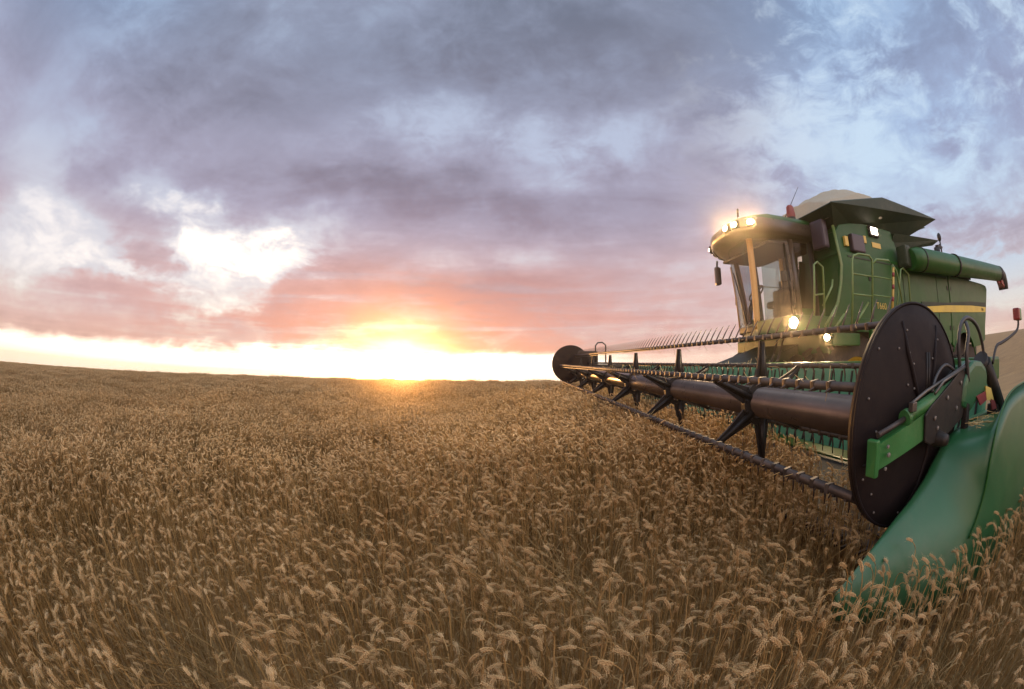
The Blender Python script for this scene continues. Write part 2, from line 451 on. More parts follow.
# ------------------------------------------------------------------ terrain
S_ = math.tan(TILT)
def sstep(t): t = np.clip(t, 0, 1); return t * t * (3 - 2 * t)
def ground(x, y):
    x = np.asarray(x, float); y = np.asarray(y, float)
    far = S_ * (11.5 + 8.5 * (1 - np.exp(-np.maximum(y - 11.5, 0) / 8.5)))
    g = np.where(y < 11.5, S_ * np.maximum(y, -25), far)
    g = g + 6.2 * sstep((x - 24) / 80) * sstep(1.6 - np.abs(y - 30) / 60)
    g = g - 0.009 * np.maximum(-x - 12, 0) * sstep((-x - 12) / 20)
    g = g - 2.0 * sstep((np.hypot(x, y) - 90) / 250) * sstep((40 - x) / 30)
    return g

def axis_grid(lo, hi, fine_lo, fine_hi, step, grow=1.25):
    a = list(np.arange(fine_lo, fine_hi + 1e-6, step)); d = step
    while a[-1] < hi: d *= grow; a.append(a[-1] + d)
    d = step
    while a[0] > lo: d *= grow; a.insert(0, a[0] - d)
    return np.array(a)
def grid_obj(name, xs, ys, zf, mat, kind):
    X, Y = np.meshgrid(xs, ys); Z = zf(X, Y)
    V = np.stack([X.ravel(), Y.ravel(), Z.ravel()], 1); nx = len(xs)
    F = [(j * nx + i, j * nx + i + 1, (j + 1) * nx + i + 1, (j + 1) * nx + i) for j in range(len(ys) - 1) for i in range(nx - 1)]
    me = bpy.data.meshes.new(name); me.from_pydata(V.tolist(), [], F); me.materials.append(mat)
    for p in me.polygons: p.use_smooth = True
    ob = bpy.data.objects.new(name, me); COL.objects.link(ob)
    if kind: ob['kind'] = kind
    return ob

def ground_mat():
    m = bpy.data.materials.new('stubble_soil'); m.use_nodes = True
    nt = m.node_tree; nt.nodes.clear(); g = NT(nt)
    out = g.new('ShaderNodeOutputMaterial'); b = g.new('ShaderNodeBsdfPrincipled'); nt.links.new(b.outputs[0], out.inputs[0])
    t = g.new('ShaderNodeTexCoord').outputs['Object']
    x, y, z = g.sep(t)
    rows = g.noise(g.xyz(g.mul(x, 0.05), g.mul(y, 1.0), z), 2.2, 5, 0.65)
    fine = g.noise(t, 26, 5, 0.7)
    big = g.noise(t, 0.12, 4, 0.6)
    f = g.m('ADD', g.mul(rows, 0.55), g.mul(fine, 0.45))
    c = g.ramp(f, [(0.30, (0.10, 0.050, 0.017)), (0.50, (0.30, 0.170, 0.058)), (0.70, (0.50, 0.31, 0.12))])
    c = g.mix(g.mul(g.smooth(big, 0.35, 0.7), 0.35), c, (0.32, 0.20, 0.085))
    g.put(b.inputs['Base Color'], c); b.inputs['Roughness'].default_value = 0.9
    bn = g.new('ShaderNodeBump'); bn.inputs['Strength'].default_value = 0.6; bn.inputs['Distance'].default_value = 0.04
    g.put(bn.inputs['Height'], f); nt.links.new(bn.outputs[0], b.inputs['Normal'])
    return m
grid_obj('ground', axis_grid(-300, 300, -30, 60, 1.5, 1.15), axis_grid(-200, 300, -12, 60, 1.0, 1.15), ground, ground_mat(), 'structure')

# ------------------------------------------------------------------ combine harvester
CB = (6.2, 6.95, 0)
H = Thing('combine_harvester', 'large green combine harvester with lit roof lamps cutting the wheat', 'combine harvester', CB)
YC = 6.95
def bothsides(y): return (y, 2 * YC - y)

# chassis and body core
mb = MB(); mb.prism([(5.75, 5.55), (11.6, 5.55), (11.6, 8.35), (6.9, 8.35), (5.75, 6.95)], 'z', 2.2, 3.15, 0.02); mb.bb((5.75, 5.55, 1.0), (11.6, 8.35, 2.19), 0.03)
mb.bb((5.6, 6.2, 0.75), (11.4, 7.7, 1.05)); H.part('chassis', mb, 'black')
def arch(cx, cz, r, a0, a1, n=10): return [(cx + r * math.cos(R(a0 + (a1 - a0) * k / n)), cz + r * math.sin(R(a0 + (a1 - a0) * k / n))) for k in range(n + 1)]
front_poly = [(4.98, 1.98), (5.16, 2.16), (5.30, 2.47), (5.40, 2.80), (5.46, 3.08), (5.47, 3.31), (9.92, 3.32), (9.92, 1.78), (9.3, 1.60), (7.9, 1.55), (7.6, 1.98)]
rear_poly = [(9.95, 3.32), (12.6, 3.36), (13.0, 3.34), (13.10, 3.25), (12.86, 2.75), (12.62, 2.2), (12.56, 1.86), (12.2, 1.72), (11.72, 1.68)] + arch(10.78, 1.10, 0.92, 38, 142, 12) + [(9.95, 1.72)]
for ys in bothsides(5.3):
    th = 0.06 if ys < YC else -0.06
    fp = front_poly if ys < YC else [(6.95, 1.98), (6.95, 3.31)] + front_poly[6:]
    p1 = H.part('side_panel', MB().prism(fp, 'y', ys, ys + th, 0.012), 'green')
    p2 = H.part('side_panel', MB().prism(rear_poly, 'y', ys - th * 0.2, ys + th, 0.015), 'green')
    sgn = -1 if ys < YC else 1
    # recessed dark groove and yellow stripe
    y0 = ys + sgn * 0.016
    H.part('groove', MB().prism([(8.3, 2.60), (9.66, 2.66), (11.4, 2.80), (12.84, 2.86), (12.82, 2.745), (11.47, 2.705), (9.66, 2.605), (8.3, 2.50)], 'y', ys, y0), 'flap', p2)
    H.part('stripe', MB().prism([(8.35, 2.495), (9.66, 2.600), (11.47, 2.700), (12.80, 2.738), (12.74, 2.60), (11.4, 2.53), (9.62, 2.445), (8.55, 2.39)], 'y', ys, ys + sgn * 0.020, 0.003), 'yellow', p2)
    # wheel arch lip
    lip = MB(); lip.tube([(u, ys + sgn * 0.012, v) for u, v in arch(10.78, 1.10, 0.93, 20, 150, 16)], 0.022, 8); H.part('arch_lip', lip, 'green', p2)
    # pressed ribs and hinges on the panels
    rb = MB(); rb.bb((5.7, ys + sgn * 0.0, 3.22), (9.85, ys + sgn * 0.012, 3.245)); rb.bb((9.2, ys, 1.9), (9.215, ys + sgn * 0.008, 3.2))
    rb.bb((7.55, ys, 2.0), (7.565, ys + sgn * 0.008, 3.2)); H.parts('panel_seam', rb, 'flap', p1)
    hb = MB()
    for hx, hz in ((9.84, 3.0), (9.84, 2.1), (10.04, 3.0), (10.04, 2.1), (6.3, 2.9), (6.3, 2.2)):
        hb.bb((hx - 0.03, ys, hz - 0.05), (hx + 0.03, ys + sgn * 0.014, hz + 0.05), 0.004)
    H.parts('hinge', hb, 'black', p1)
# rounded top skin over the engine and rear hood
top = []
for k in range(13):
    a = math.pi * k / 12
    top.append((math.cos(a), math.sin(a)))
secs = []
for x, zt in ((7.6, 3.33), (9.9, 3.34), (12.4, 3.36), (13.0, 3.32)):
    secs.append([(x, YC - 1.62 * c, zt - 0.02 + 0.10 * s_ ** 0.6) for c, s_ in top] + [(x, YC + 1.55, zt - 0.35), (x, YC - 1.55, zt - 0.35)])
H.part('top_cover', MB().loft(secs), 'green')
rh = MB(); rh.loft([[(12.35, 5.36, 3.3), (12.35, 8.54, 3.3), (12.35, 8.54, 1.8), (12.35, 5.36, 1.8)], [(12.98, 5.45, 3.28), (12.98, 8.45, 3.28), (12.48, 8.45, 1.9), (12.48, 5.45, 1.9)]], smooth=False)
H.part('rear_hood', rh, 'green')
sc = MB(); sc.bb((11.4, 5.6, 1.0), (12.45, 8.3, 1.75), 0.05); H.part('straw_chopper', sc, 'black')

# model lettering low on the side panel
def text_mesh(txt, size, depth):
    cu = bpy.data.curves.new('txt', 'FONT'); cu.body = txt; cu.size = size; cu.extrude = depth
    ob = bpy.data.objects.new('txt', cu); COL.objects.link(ob)
    dg = bpy.context.evaluated_depsgraph_get(); dg.update()
    me = bpy.data.meshes.new_from_object(ob.evaluated_get(dg))
    bpy.data.objects.remove(ob); bpy.data.curves.remove(cu)
    return me
def lettering(thing, txt, size, pos, mat, parent=None):
    me = text_mesh(txt, size, 0.002); me.name = 'lettering'
    me.materials.clear(); me.materials.append(M[mat])
    ob = bpy.data.objects.new('lettering', me); COL.objects.link(ob)
    ob.parent = thing.o; ob.location = Vector(pos) - thing.base; ob.rotation_euler = (R(90), 0, 0)
    return ob
lettering(H, 'T660', 0.17, (6.44, 5.292, 2.36), 'yellow_decal')
lettering(H, 'T660', 0.10, (12.30, 5.264, 2.62), 'flap')

# grain tank
mb = MB()
mb.prism([(5.52, 3.27), (5.50, 3.66), (5.66, 3.82), (6.25, 3.95), (7.42, 3.95), (7.55, 3.6), (7.55, 3.27)], 'y', 5.36, 6.95, 0.02)
mb.prism([(5.52, 6.951), (7.55, 6.951), (7.55, 8.54), (6.85, 8.54)], 'z', 3.27, 3.93, 0.02)
tank = H.part('grain_tank', mb, 'tank_green')
fr = MB(); fr.prism([(5.36, 1.98), (5.52, 2.5), (5.55, 3.3), (5.52, 3.75), (5.60, 3.80), (5.9, 3.80), (5.9, 1.98)], 'y', 5.40, 6.95, 0.03)
H.part('front_bulkhead', fr, 'green')
# curved seal strip down the bulkhead edge
stp = MB(); stp.tube([(5.44, 5.33, 3.75), (5.43, 5.28, 3.34), (5.45, 5.26, 3.05), (5.38, 5.26, 2.75), (5.25, 5.26, 2.42), (5.08, 5.26, 2.14), (4.86, 5.24, 2.02)], 0.03, 8); H.part('edge_strip', stp, 'rail')
# flared tank extensions, each a thick folded sheet
def sheet(pts_in, n, t=0.03):
    n = Vector(n).normalized() * t
    b = MB(); A = [Vector(p) for p in pts_in]; Bp = [p + n for p in A]
    b.poly(A); b.poly(Bp[::-1])
    for k in range(len(A)):
        b.poly((A[k], A[(k + 1) % len(A)], Bp[(k + 1) % len(A)], Bp[k]))
    return b
# low rim of the tank: x 5.6-8.1, y 5.4-8.5 at z 3.93 ; high rim flares out
lo = [(5.55, 5.42, 3.74), (8.15, 5.42, 3.94), (8.15, 8.48, 3.94), (5.55, 8.48, 3.74)]
hi = [(5.16, 4.98, 4.02), (9.30, 5.02, 4.46), (9.30, 8.88, 4.46), (5.16, 8.92, 4.02)]
hm = (5.95, 5.0, 4.30)
H.part('tank_extension', sheet([lo[0], (6.1, 5.42, 3.86), lo[1], hi[1], (6.9, 4.99, 4.44), hi[0]], (0, 0.7, 0.7)), 'flap')
H.part('tank_extension', sheet([lo[3], (6.1, 8.48, 3.86), lo[2], hi[2], (6.9, 8.91, 4.44), hi[3]], (0, -0.7, 0.7)), 'flap')
H.part('tank_extension', sheet([lo[0], lo[3], hi[3], hi[0]], (0.7, 0, 0.7)), 'flap')
H.part('tank_extension', sheet([lo[1], lo[2], hi[2], hi[1]], (-0.7, 0, 0.7)), 'flap')
e2 = sheet([(7.46, 5.28, 3.90), (9.50, 5.16, 4.04), (9.24, 5.26, 3.90), (7.68, 5.40, 3.60), (7.42, 5.38, 3.72)], (0, 1, 0.2), 0.3)
H.part('tank_rear_flap', e2, 'flap')
lr = MB(); lr.ball((6.88, 5.20, 4.13), (0.10, 0.05, 0.06)); H.part('reflector', lr, 'lens_off')

# unloading auger folded back along the side
AUG = [(7.55, 5.02, 3.33), (7.85, 5.0, 3.37), (9.85, 4.97, 3.475), (13.55, 4.92, 3.70)]
mb = MB(); mb.tube(AUG, [0.21, 0.245, 0.245, 0.225], 24)
aug = H.part('unloading_auger', mb, 'green')
mb = MB(); mb.bb((7.40, 4.98, 3.18), (7.62, 5.29, 3.62), 0.06); H.part('auger_elbow', mb, 'flap', aug)
mb = MB(); mb.tube([(9.80, 4.971, 3.473), (9.88, 4.97, 3.477)], 0.27, 24); mb.tube([(7.98, 4.998, 3.377), (8.03, 4.997, 3.380)], 0.256, 24); H.parts('auger_clamp', mb, 'black', aug)
mb = MB(); mb.tube([(13.54, 4.92, 3.70), (13.76, 4.92, 3.71), (13.98, 4.92, 3.64), (14.12, 4.92, 3.44), (14.14, 4.92, 3.29)], [0.225, 0.235, 0.24, 0.22, 0.20], 20); H.part('auger_spout', mb, 'black', aug)
mb = MB(); mb.box((13.82, 4.9, 3.44), (0.34, 0.22, 0.16), (0, 0.3, 0), 0.02); mb.box((13.52, 4.9, 3.44), (0.08, 0.08, 0.08), None, 0.01); H.part('spout_flap', mb, 'red', aug)
mb = MB(); mb.bb((9.9, 5.25, 3.34), (10.25, 5.45, 3.56), 0.02); mb.bb((10.7, 5.2, 3.34), (11.5, 5.5, 3.46), 0.02); H.parts('auger_cradle', mb, 'black')

# exhaust stack and rear aerial
mb = MB(); mb.tube([(10.55, 5.85, 3.3), (10.55, 5.85, 4.16)], 0.10, 16); mb.tube([(10.58, 5.85, 4.12), (10.80, 5.85, 4.25)], 0.05, 10); H.part('exhaust_stack', mb, 'black')
mb = MB(); mb.tube([(10.85, 5.85, 3.9), (10.85, 5.85, 4.42)], 0.025, 8); mb.ball((10.85, 5.85, 4.48), (0.07, 0.07, 0.12)); mb.bb((10.55, 5.8, 4.18), (10.87, 5.9, 4.23)); H.part('exhaust_cap', mb, 'black')

# work lamp set in the tank side, and a louvre box beside it
wl = H.part('work_lamp', MB().bb((6.55, 5.30, 3.72), (6.87, 5.38, 3.93), 0.02), 'black')
H.part('lamp_lens', MB().bb((6.60, 5.285, 3.76), (6.82, 5.32, 3.90), 0.012), 'lamp_dim', wl)
H.part('decal', MB().bb((6.62, 5.348, 3.52), (6.92, 5.358, 3.62)), 'yellow_decal')
H.part('air_vent', MB().bb((5.86, 5.24, 3.33), (6.24, 5.36, 3.66), 0.03), 'mirror_back')
H.part('marker_reflector', MB().bb((5.70, 5.30, 3.42), (5.80, 5.36, 3.60), 0.01), 'yellow_decal')
H.part('marker_reflector', MB().bb((6.34, 5.33, 3.56), (6.42, 5.365, 3.70), 0.01), 'yellow_decal')

# front axle and wheels
H.part('front_axle', MB().tube([(5.72, 5.2, 0.98), (5.72, 8.6, 0.98)], 0.16, 12), 'black')
def wheel(cx, cy, cz, r, wd, lugs, rim):
    mb = MB()
    prof = [(r * 0.56, -wd / 2), (r * 0.90, -wd / 2), (r * 0.965, -wd * 0.42), (r * 0.975, 0), (r * 0.965, wd * 0.42), (r * 0.90, wd / 2), (r * 0.56, wd / 2)]
    mb.lathe(prof, (cx, cy, cz), 'y', 40)
    for k in range(lugs):
        for sd in (-1, 1):
            a = 2 * math.pi * (k + (0.5 if sd > 0 else 0)) / lugs
            m_ = Matrix.Translation((cx, cy, cz)) @ Matrix.Rotation(a, 4, 'Y') @ Matrix.Translation((0, sd * wd * 0.25, r * 0.985)) @ Matrix.Rotation(sd * 0.75, 4, 'Z')
            b2 = bmesh.new(); bmesh.ops.create_cube(b2, size=1); bmesh.ops.scale(b2, vec=(r * 0.085, wd * 0.62, r * 0.09), verts=b2.verts); bmesh.ops.transform(b2, matrix=m_, verts=b2.verts); mb._merge(b2)
    t = H.part('wheel', mb, 'rubber')
    mb = MB(); sd = -1 if cy < YC else 1
    mb.lathe([(r * 0.575, -wd * 0.48), (r * 0.50, -wd * 0.40), (r * 0.46, sd * wd * 0.15), (r * 0.2, sd * wd * 0.22), (r * 0.18, sd * wd * 0.34), (0, sd * wd * 0.34)], (cx, cy, cz), 'y', 32)
    H.part('rim', mb, rim, t)
for cy in (5.62, 8.20): wheel(5.72, cy, 0.98, 0.98, 0.70, 20, 'wheel_yellow')
for cy in (5.62, 8.28): wheel(10.78, cy, 0.74, 0.74, 0.50, 18, 'wheel_yellow')
H.part('rear_axle', MB().tube([(10.78, 5.5, 0.74), (10.78, 8.4, 0.74)], 0.12, 12), 'black')

# feeder house reaching down to the header
mb = MB(); mb.loft([[(3.25, 6.15, 0.45), (3.25, 7.75, 0.45), (3.20, 7.75, 1.20), (3.20, 6.15, 1.20)], [(5.7, 6.2, 1.05), (5.7, 7.7, 1.05), (5.4, 7.7, 1.90), (5.4, 6.2, 1.90)]], smooth=False)
fh = H.part('feeder_house', mb, 'flap')
mb = MB(); mb.bb((3.9, 6.10, 0.95), (4.3, 6.16, 1.35), 0.01); mb.tube([(3.5, 6.08, 1.0), (5.5, 6.08, 1.62)], 0.05, 10); mb.tube([(3.6, 6.05, 0.75), (6.0, 6.05, 1.0)], 0.06, 10)
mb.lathe([(0.0, -0.06), (0.24, -0.06), (0.24, 0.0), (0.0, 0.0)], (4.9, 6.12, 1.35), 'y', 24); H.part('drive_gear', mb, 'steel', fh)
mb = MB()
for cyy in (5.85, 6.02): mb.tube([(4.4, cyy, 1.9), (4.25, cyy, 1.5), (3.9, cyy, 1.15), (3.4, cyy, 1.1)], 0.02, 6)
H.parts('hydraulic_hose', mb, 'hose')

# platform / deck round the cab
mb = MB(); mb.prism([(4.05, 5.05), (6.9, 5.05), (6.9, 5.35), (5.5, 5.35), (5.5, 8.3), (5.08, 8.2), (4.72, 7.7), (4.36, 6.95), (4.06, 6.1)], 'z', 1.93, 1.99, 0.01)
H.part('platform', mb, 'black')
mb = MB(); mb.prism([(3.98, 5.03), (4.02, 6.12), (4.32, 6.98), (4.68, 7.74), (5.04, 8.26), (5.08, 8.21), (4.72, 7.71), (4.36, 6.96), (4.06, 6.1), (4.04, 5.09), (6.1, 5.09), (6.1, 5.03)], 'z', 1.92, 2.14, 0.008)
fas = H.part('platform_fascia', mb, 'green')
mb = MB(); mb.bb((4.85, 5.06, 1.70), (5.6, 5.25, 1.90), 0.02); mb.bb((5.0, 5.3, 1.2), (5.5, 8.5, 1.92), 0.03); H.part('underbody_guard', mb, 'green')
# low lamps
def spot(name_parent, pos, direction, energy, size=R(120), blend=0.6, col=(1.0, 0.70, 0.38)):
    l = bpy.data.lights.new('lamp_light', 'SPOT'); l.energy = energy; l.spot_size = size; l.spot_blend = blend; l.color = col; l.shadow_soft_size = 0.05
    o = bpy.data.objects.new('lamp_light', l); COL.objects.link(o)
    o.parent = name_parent; o.location = Vector(pos) - H.base
    o.rotation_euler = (-Vector(direction)).to_track_quat('Z', 'Y').to_euler()
for (x, y, z, r) in ((3.95, 4.98, 2.02, 0.075), (4.66, 4.98, 1.82, 0.05)):
    hb = MB(); hb.lathe([(0, 0.09), (r * 0.7, 0.08), (r * 1.25, 0.0), (r * 1.25, -0.03), (r * 1.05, -0.03)], (0, 0, 0), 'z', 20)
    d = Vector((-0.86, -0.5, -0.05)).normalized()
    mt = Matrix.Translation((x, y, z)) @ (-d).to_track_quat('Z', 'Y').to_matrix().to_4x4()
    bmesh.ops.transform(hb.bm, matrix=mt, verts=hb.bm.verts)
    hl = H.part('headlamp', hb, 'black')
    lb = MB(); lb.lathe([(0, -0.045), (r * 0.6, -0.038), (r * 1.08, -0.02)], (0, 0, 0), 'z', 20); bmesh.ops.transform(lb.bm, matrix=mt, verts=lb.bm.verts)
    H.part('lamp_lens', lb, 'lamp_low', hl)
    H.part('bracket', MB().tube([(x + 0.05, y + 0.03, z), (x + 0.22, y + 0.10, z + 0.02)], 0.025, 8), 'black', hl)
    spot(hl, Vector((x, y, z)) + d * 0.08, d, 230 if r > 0.06 else 70, R(115))

# ---------------- cab
def frontx(y, x0, amp, hw=1.05):
    t = (y - YC) / hw
    return x0 + (0.40 * t + amp * t ** 2.6 if t > 0 else 0.10 * t + amp * 0.75 * abs(t) ** 6)
def outline(x0, amp, hw, xr, n=14):
    pts = [(frontx(YC - hw + 2 * hw * k / n, x0, amp, hw), YC - hw + 2 * hw * k / n) for k in range(n + 1)]
    return pts + [(xr, YC + hw), (xr, YC - hw)]
ZB, ZT = 2.02, 3.56
cf = MB(); cf.prism(outline(4.16, 0.60, 0.93, 5.35), 'z', 1.995, 2.10, 0.01); cab = H.part('cab', cf, 'black')
def cabpt(y, z):   # front glass surface, raked: nearer the front at the top
    t = (z - ZB) / (ZT - ZB)
    hw = 0.95 + 0.08 * t
    yy = YC + (y - YC)
    return (frontx(yy, 4.03, 0.62, hw) + (0.02 + 0.16 * float(sstep((yy - 6.2) / 0.7))) * (1 - t), yy, z)
# windscreen
rows = []
for i in range(9):
    z = ZB + 0.05 + (ZT - ZB - 0.05) * i / 8
    rows.append([cabpt(YC - 0.72 + 1.44 * k / 16, z) for k in range(17)])
H.part('windscreen', MB().loft(rows, closed=False, cap=False), 'glass', cab)
# front pillars
for sd in (-1, 1):
    pts = [cabpt(YC + sd * (0.74 + 0.02 * k / 8), ZB + (ZT - ZB) * k / 8) for k in range(9)]
    b = MB(); b.tube(pts, 0.058, 12); H.part('pillar', b, 'trim_and_sunlit_tan' if sd < 0 else 'pillar', cab)  # near pillar's tan stands in for orange sun on it; far one stays dark
    # door / side window
    def side(x, z):
        t = (z - ZB) / (ZT - ZB)
        return (x, YC + sd * (0.96 + 0.07 * t), z)
    rows = []
    for i in range(7):
        z = ZB + 0.08 + (ZT - ZB - 0.1) * i / 6
        t = (z - ZB) / (ZT - ZB)
        p0 = Vector(cabpt(YC + sd * 0.76, z))
        row = [p0]
        for k in range(1, 7):
            xk = p0.x + (4.90 - 0.12 * t - p0.x) * k / 6
            yk = YC + sd * (0.76 + (0.20 + 0.07 * t) * math.sin(k / 6 * math.pi / 2))
            row.append(Vector((xk, yk, z)))
        rows.append(row)
    H.part('door_window', MB().loft(rows, closed=False, cap=False), 'glass', cab)
    b = MB(); b.tube([side(4.93, ZB), side(4.86, ZB + 0.7), side(4.78, ZT)], 0.05, 10); bp = H.part('pillar', b, 'pillar', cab)
    b = MB(); b.bb((4.70, YC + sd * 0.975, 3.20), (4.78, YC + sd * 0.985, 3.50), 0.004)
    b = MB(); b.tube([side(4.74, ZB + 0.1), side(4.70, ZB + 0.7), side(4.63, ZT - 0.08)], 0.022, 8); H.part('door_frame', b, 'trim_and_sunlit_tan' if sd > 0 else 'black', cab)
    # tinted rear quarter window
    rows = [[side(4.95 + 0.42 * k / 2 - 0.10 * (z - ZB) / (ZT - ZB), z) for k in range(3)] for z in (ZB + 0.35, ZB + 0.9, ZT - 0.03)]
    H.part('quarter_window', MB().loft(rows, closed=False, cap=False), 'glass_dark', cab)
    b = MB(); b.tube([side(5.36, ZB), side(5.28, ZT)], 0.055, 10); H.part('pillar', b, 'black', cab)
    b = MB(); b.loft([[side(4.93, ZB + 0.0), side(5.36, ZB + 0.0)], [side(4.92, ZB + 0.36), side(5.34, ZB + 0.36)]], closed=False, cap=False); H.part('lower_panel', b, 'green', cab)
    dh = MB(); dh.tube([side(4.72, ZB + 0.62), (4.70, YC + sd * 1.04, ZB + 0.66), side(4.68, ZB + 0.85)], 0.012, 6); H.part('door_handle', dh, 'bright_steel', cab)
rw = MB(); rw.bb((5.34, 7.0, 2.1), (5.37, 7.85, 2.35)); rw.bb((5.34, 6.05, 2.1), (5.37, 6.96, 3.52)); H.part('rear_wall', rw, 'liner', cab)
rw = MB(); rw.bb((5.35, 7.0, 2.35), (5.36, 7.8, 3.52)); H.part('rear_window', rw, 'glass', cab)
# wiper
wp = MB(); wp.tube([cabpt(6.55, 2.1), (Vector(cabpt(6.75, 2.6)) + Vector((-0.03, 0, 0))), (Vector(cabpt(6.9, 3.1)) + Vector((-0.03, 0, 0)))], 0.012, 6); H.part('wiper', wp, 'black', cab)
# interior
st = MB(); st.box((5.02, 6.62, 2.52), (0.52, 0.52, 0.14), None, 0.05); st.box((5.24, 6.62, 2.84), (0.14, 0.50, 0.72), (0, 0.14, 0), 0.05); st.box((5.29, 6.62, 3.24), (0.10, 0.28, 0.20), (0, 0.14, 0), 0.04)
st.box((5.02, 6.62, 2.28), (0.34, 0.36, 0.36), None, 0.04)
seat = H.part('operator_seat', st, 'seat', cab)
ar = MB(); ar.box((4.95, 6.30, 2.72), (0.50, 0.12, 0.08), None, 0.03); ar.box((4.92, 6.26, 2.55), (0.42, 0.20, 0.28), None, 0.04); ar.tube([(4.72, 6.28, 2.74), (4.70, 6.28, 2.88)], 0.025, 8); H.part('armrest', ar, 'seat', seat)
sc_ = MB(); sc_.tube([(4.36, 6.95, 2.1), (4.42, 6.95, 2.45), (4.56, 6.95, 2.72)], 0.05, 10)
colm = H.part('steering_column', sc_, 'black', cab)
wh = MB()
cx, cy, cz = 4.58, 6.95, 2.76; ring = []
for k in range(25):
    a = 2 * math.pi * k / 24; ring.append((cx + 0.10 * math.cos(a) * 0.0 + 0.11 * math.sin(a), cy + 0.20 * math.cos(a), cz - 0.15 * math.sin(a) * -1))
wh.tube(ring, 0.016, 8, cap=False)
for k in (0, 8, 16): wh.tube([ring[k], (cx, cy, cz)], 0.014, 6)
H.part('steering_wheel', wh, 'black', colm)
cn = MB(); cn.box((4.72, 6.26, 2.36), (0.30, 0.24, 0.70), None, 0.04); H.part('side_console', cn, 'black', cab)
mo = MB(); mo.box((4.84, 6.20, 2.98), (0.05, 0.26, 0.20), (0, 0, 0.5), 0.015); mo.tube([(4.88, 6.20, 2.7), (4.86, 6.20, 2.95)], 0.018, 8)
H.part('monitor', mo, 'screen', cab)
hl_ = MB(); hl_.bb((4.36, 6.05, 3.50), (5.32, 7.85, 3.555), 0.02); H.part('headliner', hl_, 'liner', cab)
# sun blind at the far window
sb = MB(); sb.bb((5.30, 6.93, 2.15), (5.335, 7.03, 3.5)); H.part('window_trim', sb, 'trim_and_sunlit_tan', cab)

# roof with visor
def roof_ring(x0, amp, hw, xr, z, dome=0.0):
    o = outline(x0, amp, hw, xr, 20); return [(x, y, z + dome) for x, y in o]
ru = [roof_ring(4.10, 0.60, 1.02, 5.50, 3.56), roof_ring(3.90, 0.58, 1.14, 5.58, 3.585), roof_ring(3.75, 0.56, 1.20, 5.62, 3.625), roof_ring(3.70, 0.56, 1.22, 5.64, 3.70)]
rs = [roof_ring(3.70, 0.56, 1.22, 5.64, 3.70), roof_ring(3.70, 0.56, 1.22, 5.64, 3.76), roof_ring(3.76, 0.56, 1.20, 5.66, 3.86),
      roof_ring(4.00, 0.52, 1.10, 5.60, 3.95), roof_ring(4.4, 0.4, 0.90, 5.5, 4.02), roof_ring(4.75, 0.15, 0.45, 5.2, 4.05)]
roof = H.part('cab_roof', MB().loft(rs), 'green')
H.part('roof_underside', MB().loft(ru), 'pillar', roof)
fa = MB(); fa.loft([roof_ring(3.72, 0.555, 1.213, 5.4, 3.615), roof_ring(3.683, 0.556, 1.228, 5.4, 3.65), roof_ring(3.675, 0.556, 1.232, 5.4, 3.78), roof_ring(3.725, 0.556, 1.218, 5.4, 3.83)], cap=False)
H.part('roof_visor', fa, 'pillar', roof)
# roof lamps on the visor
def roofpos(y): return Vector((frontx(y, 3.675, 0.556, 1.232), y, 3.72))
lamps_y = [5.80, 6.02, 6.24, 7.62, 7.86, 8.06]
for i, y in enumerate(lamps_y):
    p = roofpos(y); q = roofpos(y + 0.01) - roofpos(y - 0.01); t = q.normalized(); nrm = Vector((-t.y, t.x, 0)).normalized()
    if nrm.x > 0: nrm = -nrm
    ez = math.atan2(nrm.y, nrm.x)
    b = MB(); b.box(p + nrm * 0.02, (0.07, 0.19, 0.13), (0, 0, ez), 0.02); lp = H.part('roof_lamp', b, 'black', roof)
    b = MB(); b.ball((0, 0, 0), (0.022, 0.066, 0.044), 16); bmesh.ops.transform(b.bm, matrix=Matrix.Translation(p + nrm * 0.052) @ Matrix.Rotation(ez, 4, 'Z'), verts=b.bm.verts)
    H.part('lamp_lens', b, 'lamp_on', roof)
    spot(lp, p + nrm * 0.10, nrm + Vector((0, 0, -0.25)), 230, R(130))
# beacon, aerials
b = MB(); b.tube([(5.0, 6.02, 3.9), (5.0, 6.02, 4.03)], 0.085, 16); bc = H.part('beacon', b, 'black', roof)
H.part('beacon_lens', MB().lathe([(0.085, 0), (0.088, 0.06), (0.075, 0.20), (0.05, 0.235), (0, 0.24)], (5.0, 6.02, 4.03), 'z', 18), 'red', bc)
b = MB(); b.tube([(4.92, 6.2, 4.0), (5.50, 6.2, 4.80)], [0.010, 0.004], 6); b.ball((4.92, 6.2, 4.0), 0.025); H.part('aerial', b, 'black', roof)
b = MB(); b.tube([(4.30, 7.0, 4.0), (4.36, 7.0, 4.26)], [0.008, 0.008], 6); b.tube([(4.365, 7.0, 4.27), (4.385, 7.0, 4.44)], 0.02, 8); H.part('aerial', b, 'black', roof)
# mirrors
b = MB(); b.box((5.28, 5.58, 3.62), (0.16, 0.34, 0.52), (0, 0, 0.15), 0.05); mr = H.part('mirror', b, 'mirror_back')
H.part('mirror_glass', MB().box((5.365, 5.595, 3.62), (0.01, 0.28, 0.45), (0, 0, 0.15)), 'screen', mr)
H.part('mirror_arm', MB().tube([(5.2, 5.85, 3.78), (5.22, 5.70, 3.86), (5.26, 5.6, 3.84)], 0.025, 8), 'black', mr)
b = MB(); b.box((4.36, 8.14, 3.30), (0.12, 0.13, 0.40), (0, 0, -0.2), 0.04); mr = H.part('mirror', b, 'mirror_back')
H.part('mirror_glass', MB().box((4.425, 8.13, 3.30), (0.01, 0.11, 0.35), (0, 0, -0.2)), 'screen', mr)
H.part('mirror_arm', MB().tube([(4.36, 8.10, 3.62), (4.38, 8.16, 3.56), (4.36, 8.14, 3.46)], 0.022, 8), 'black', mr)

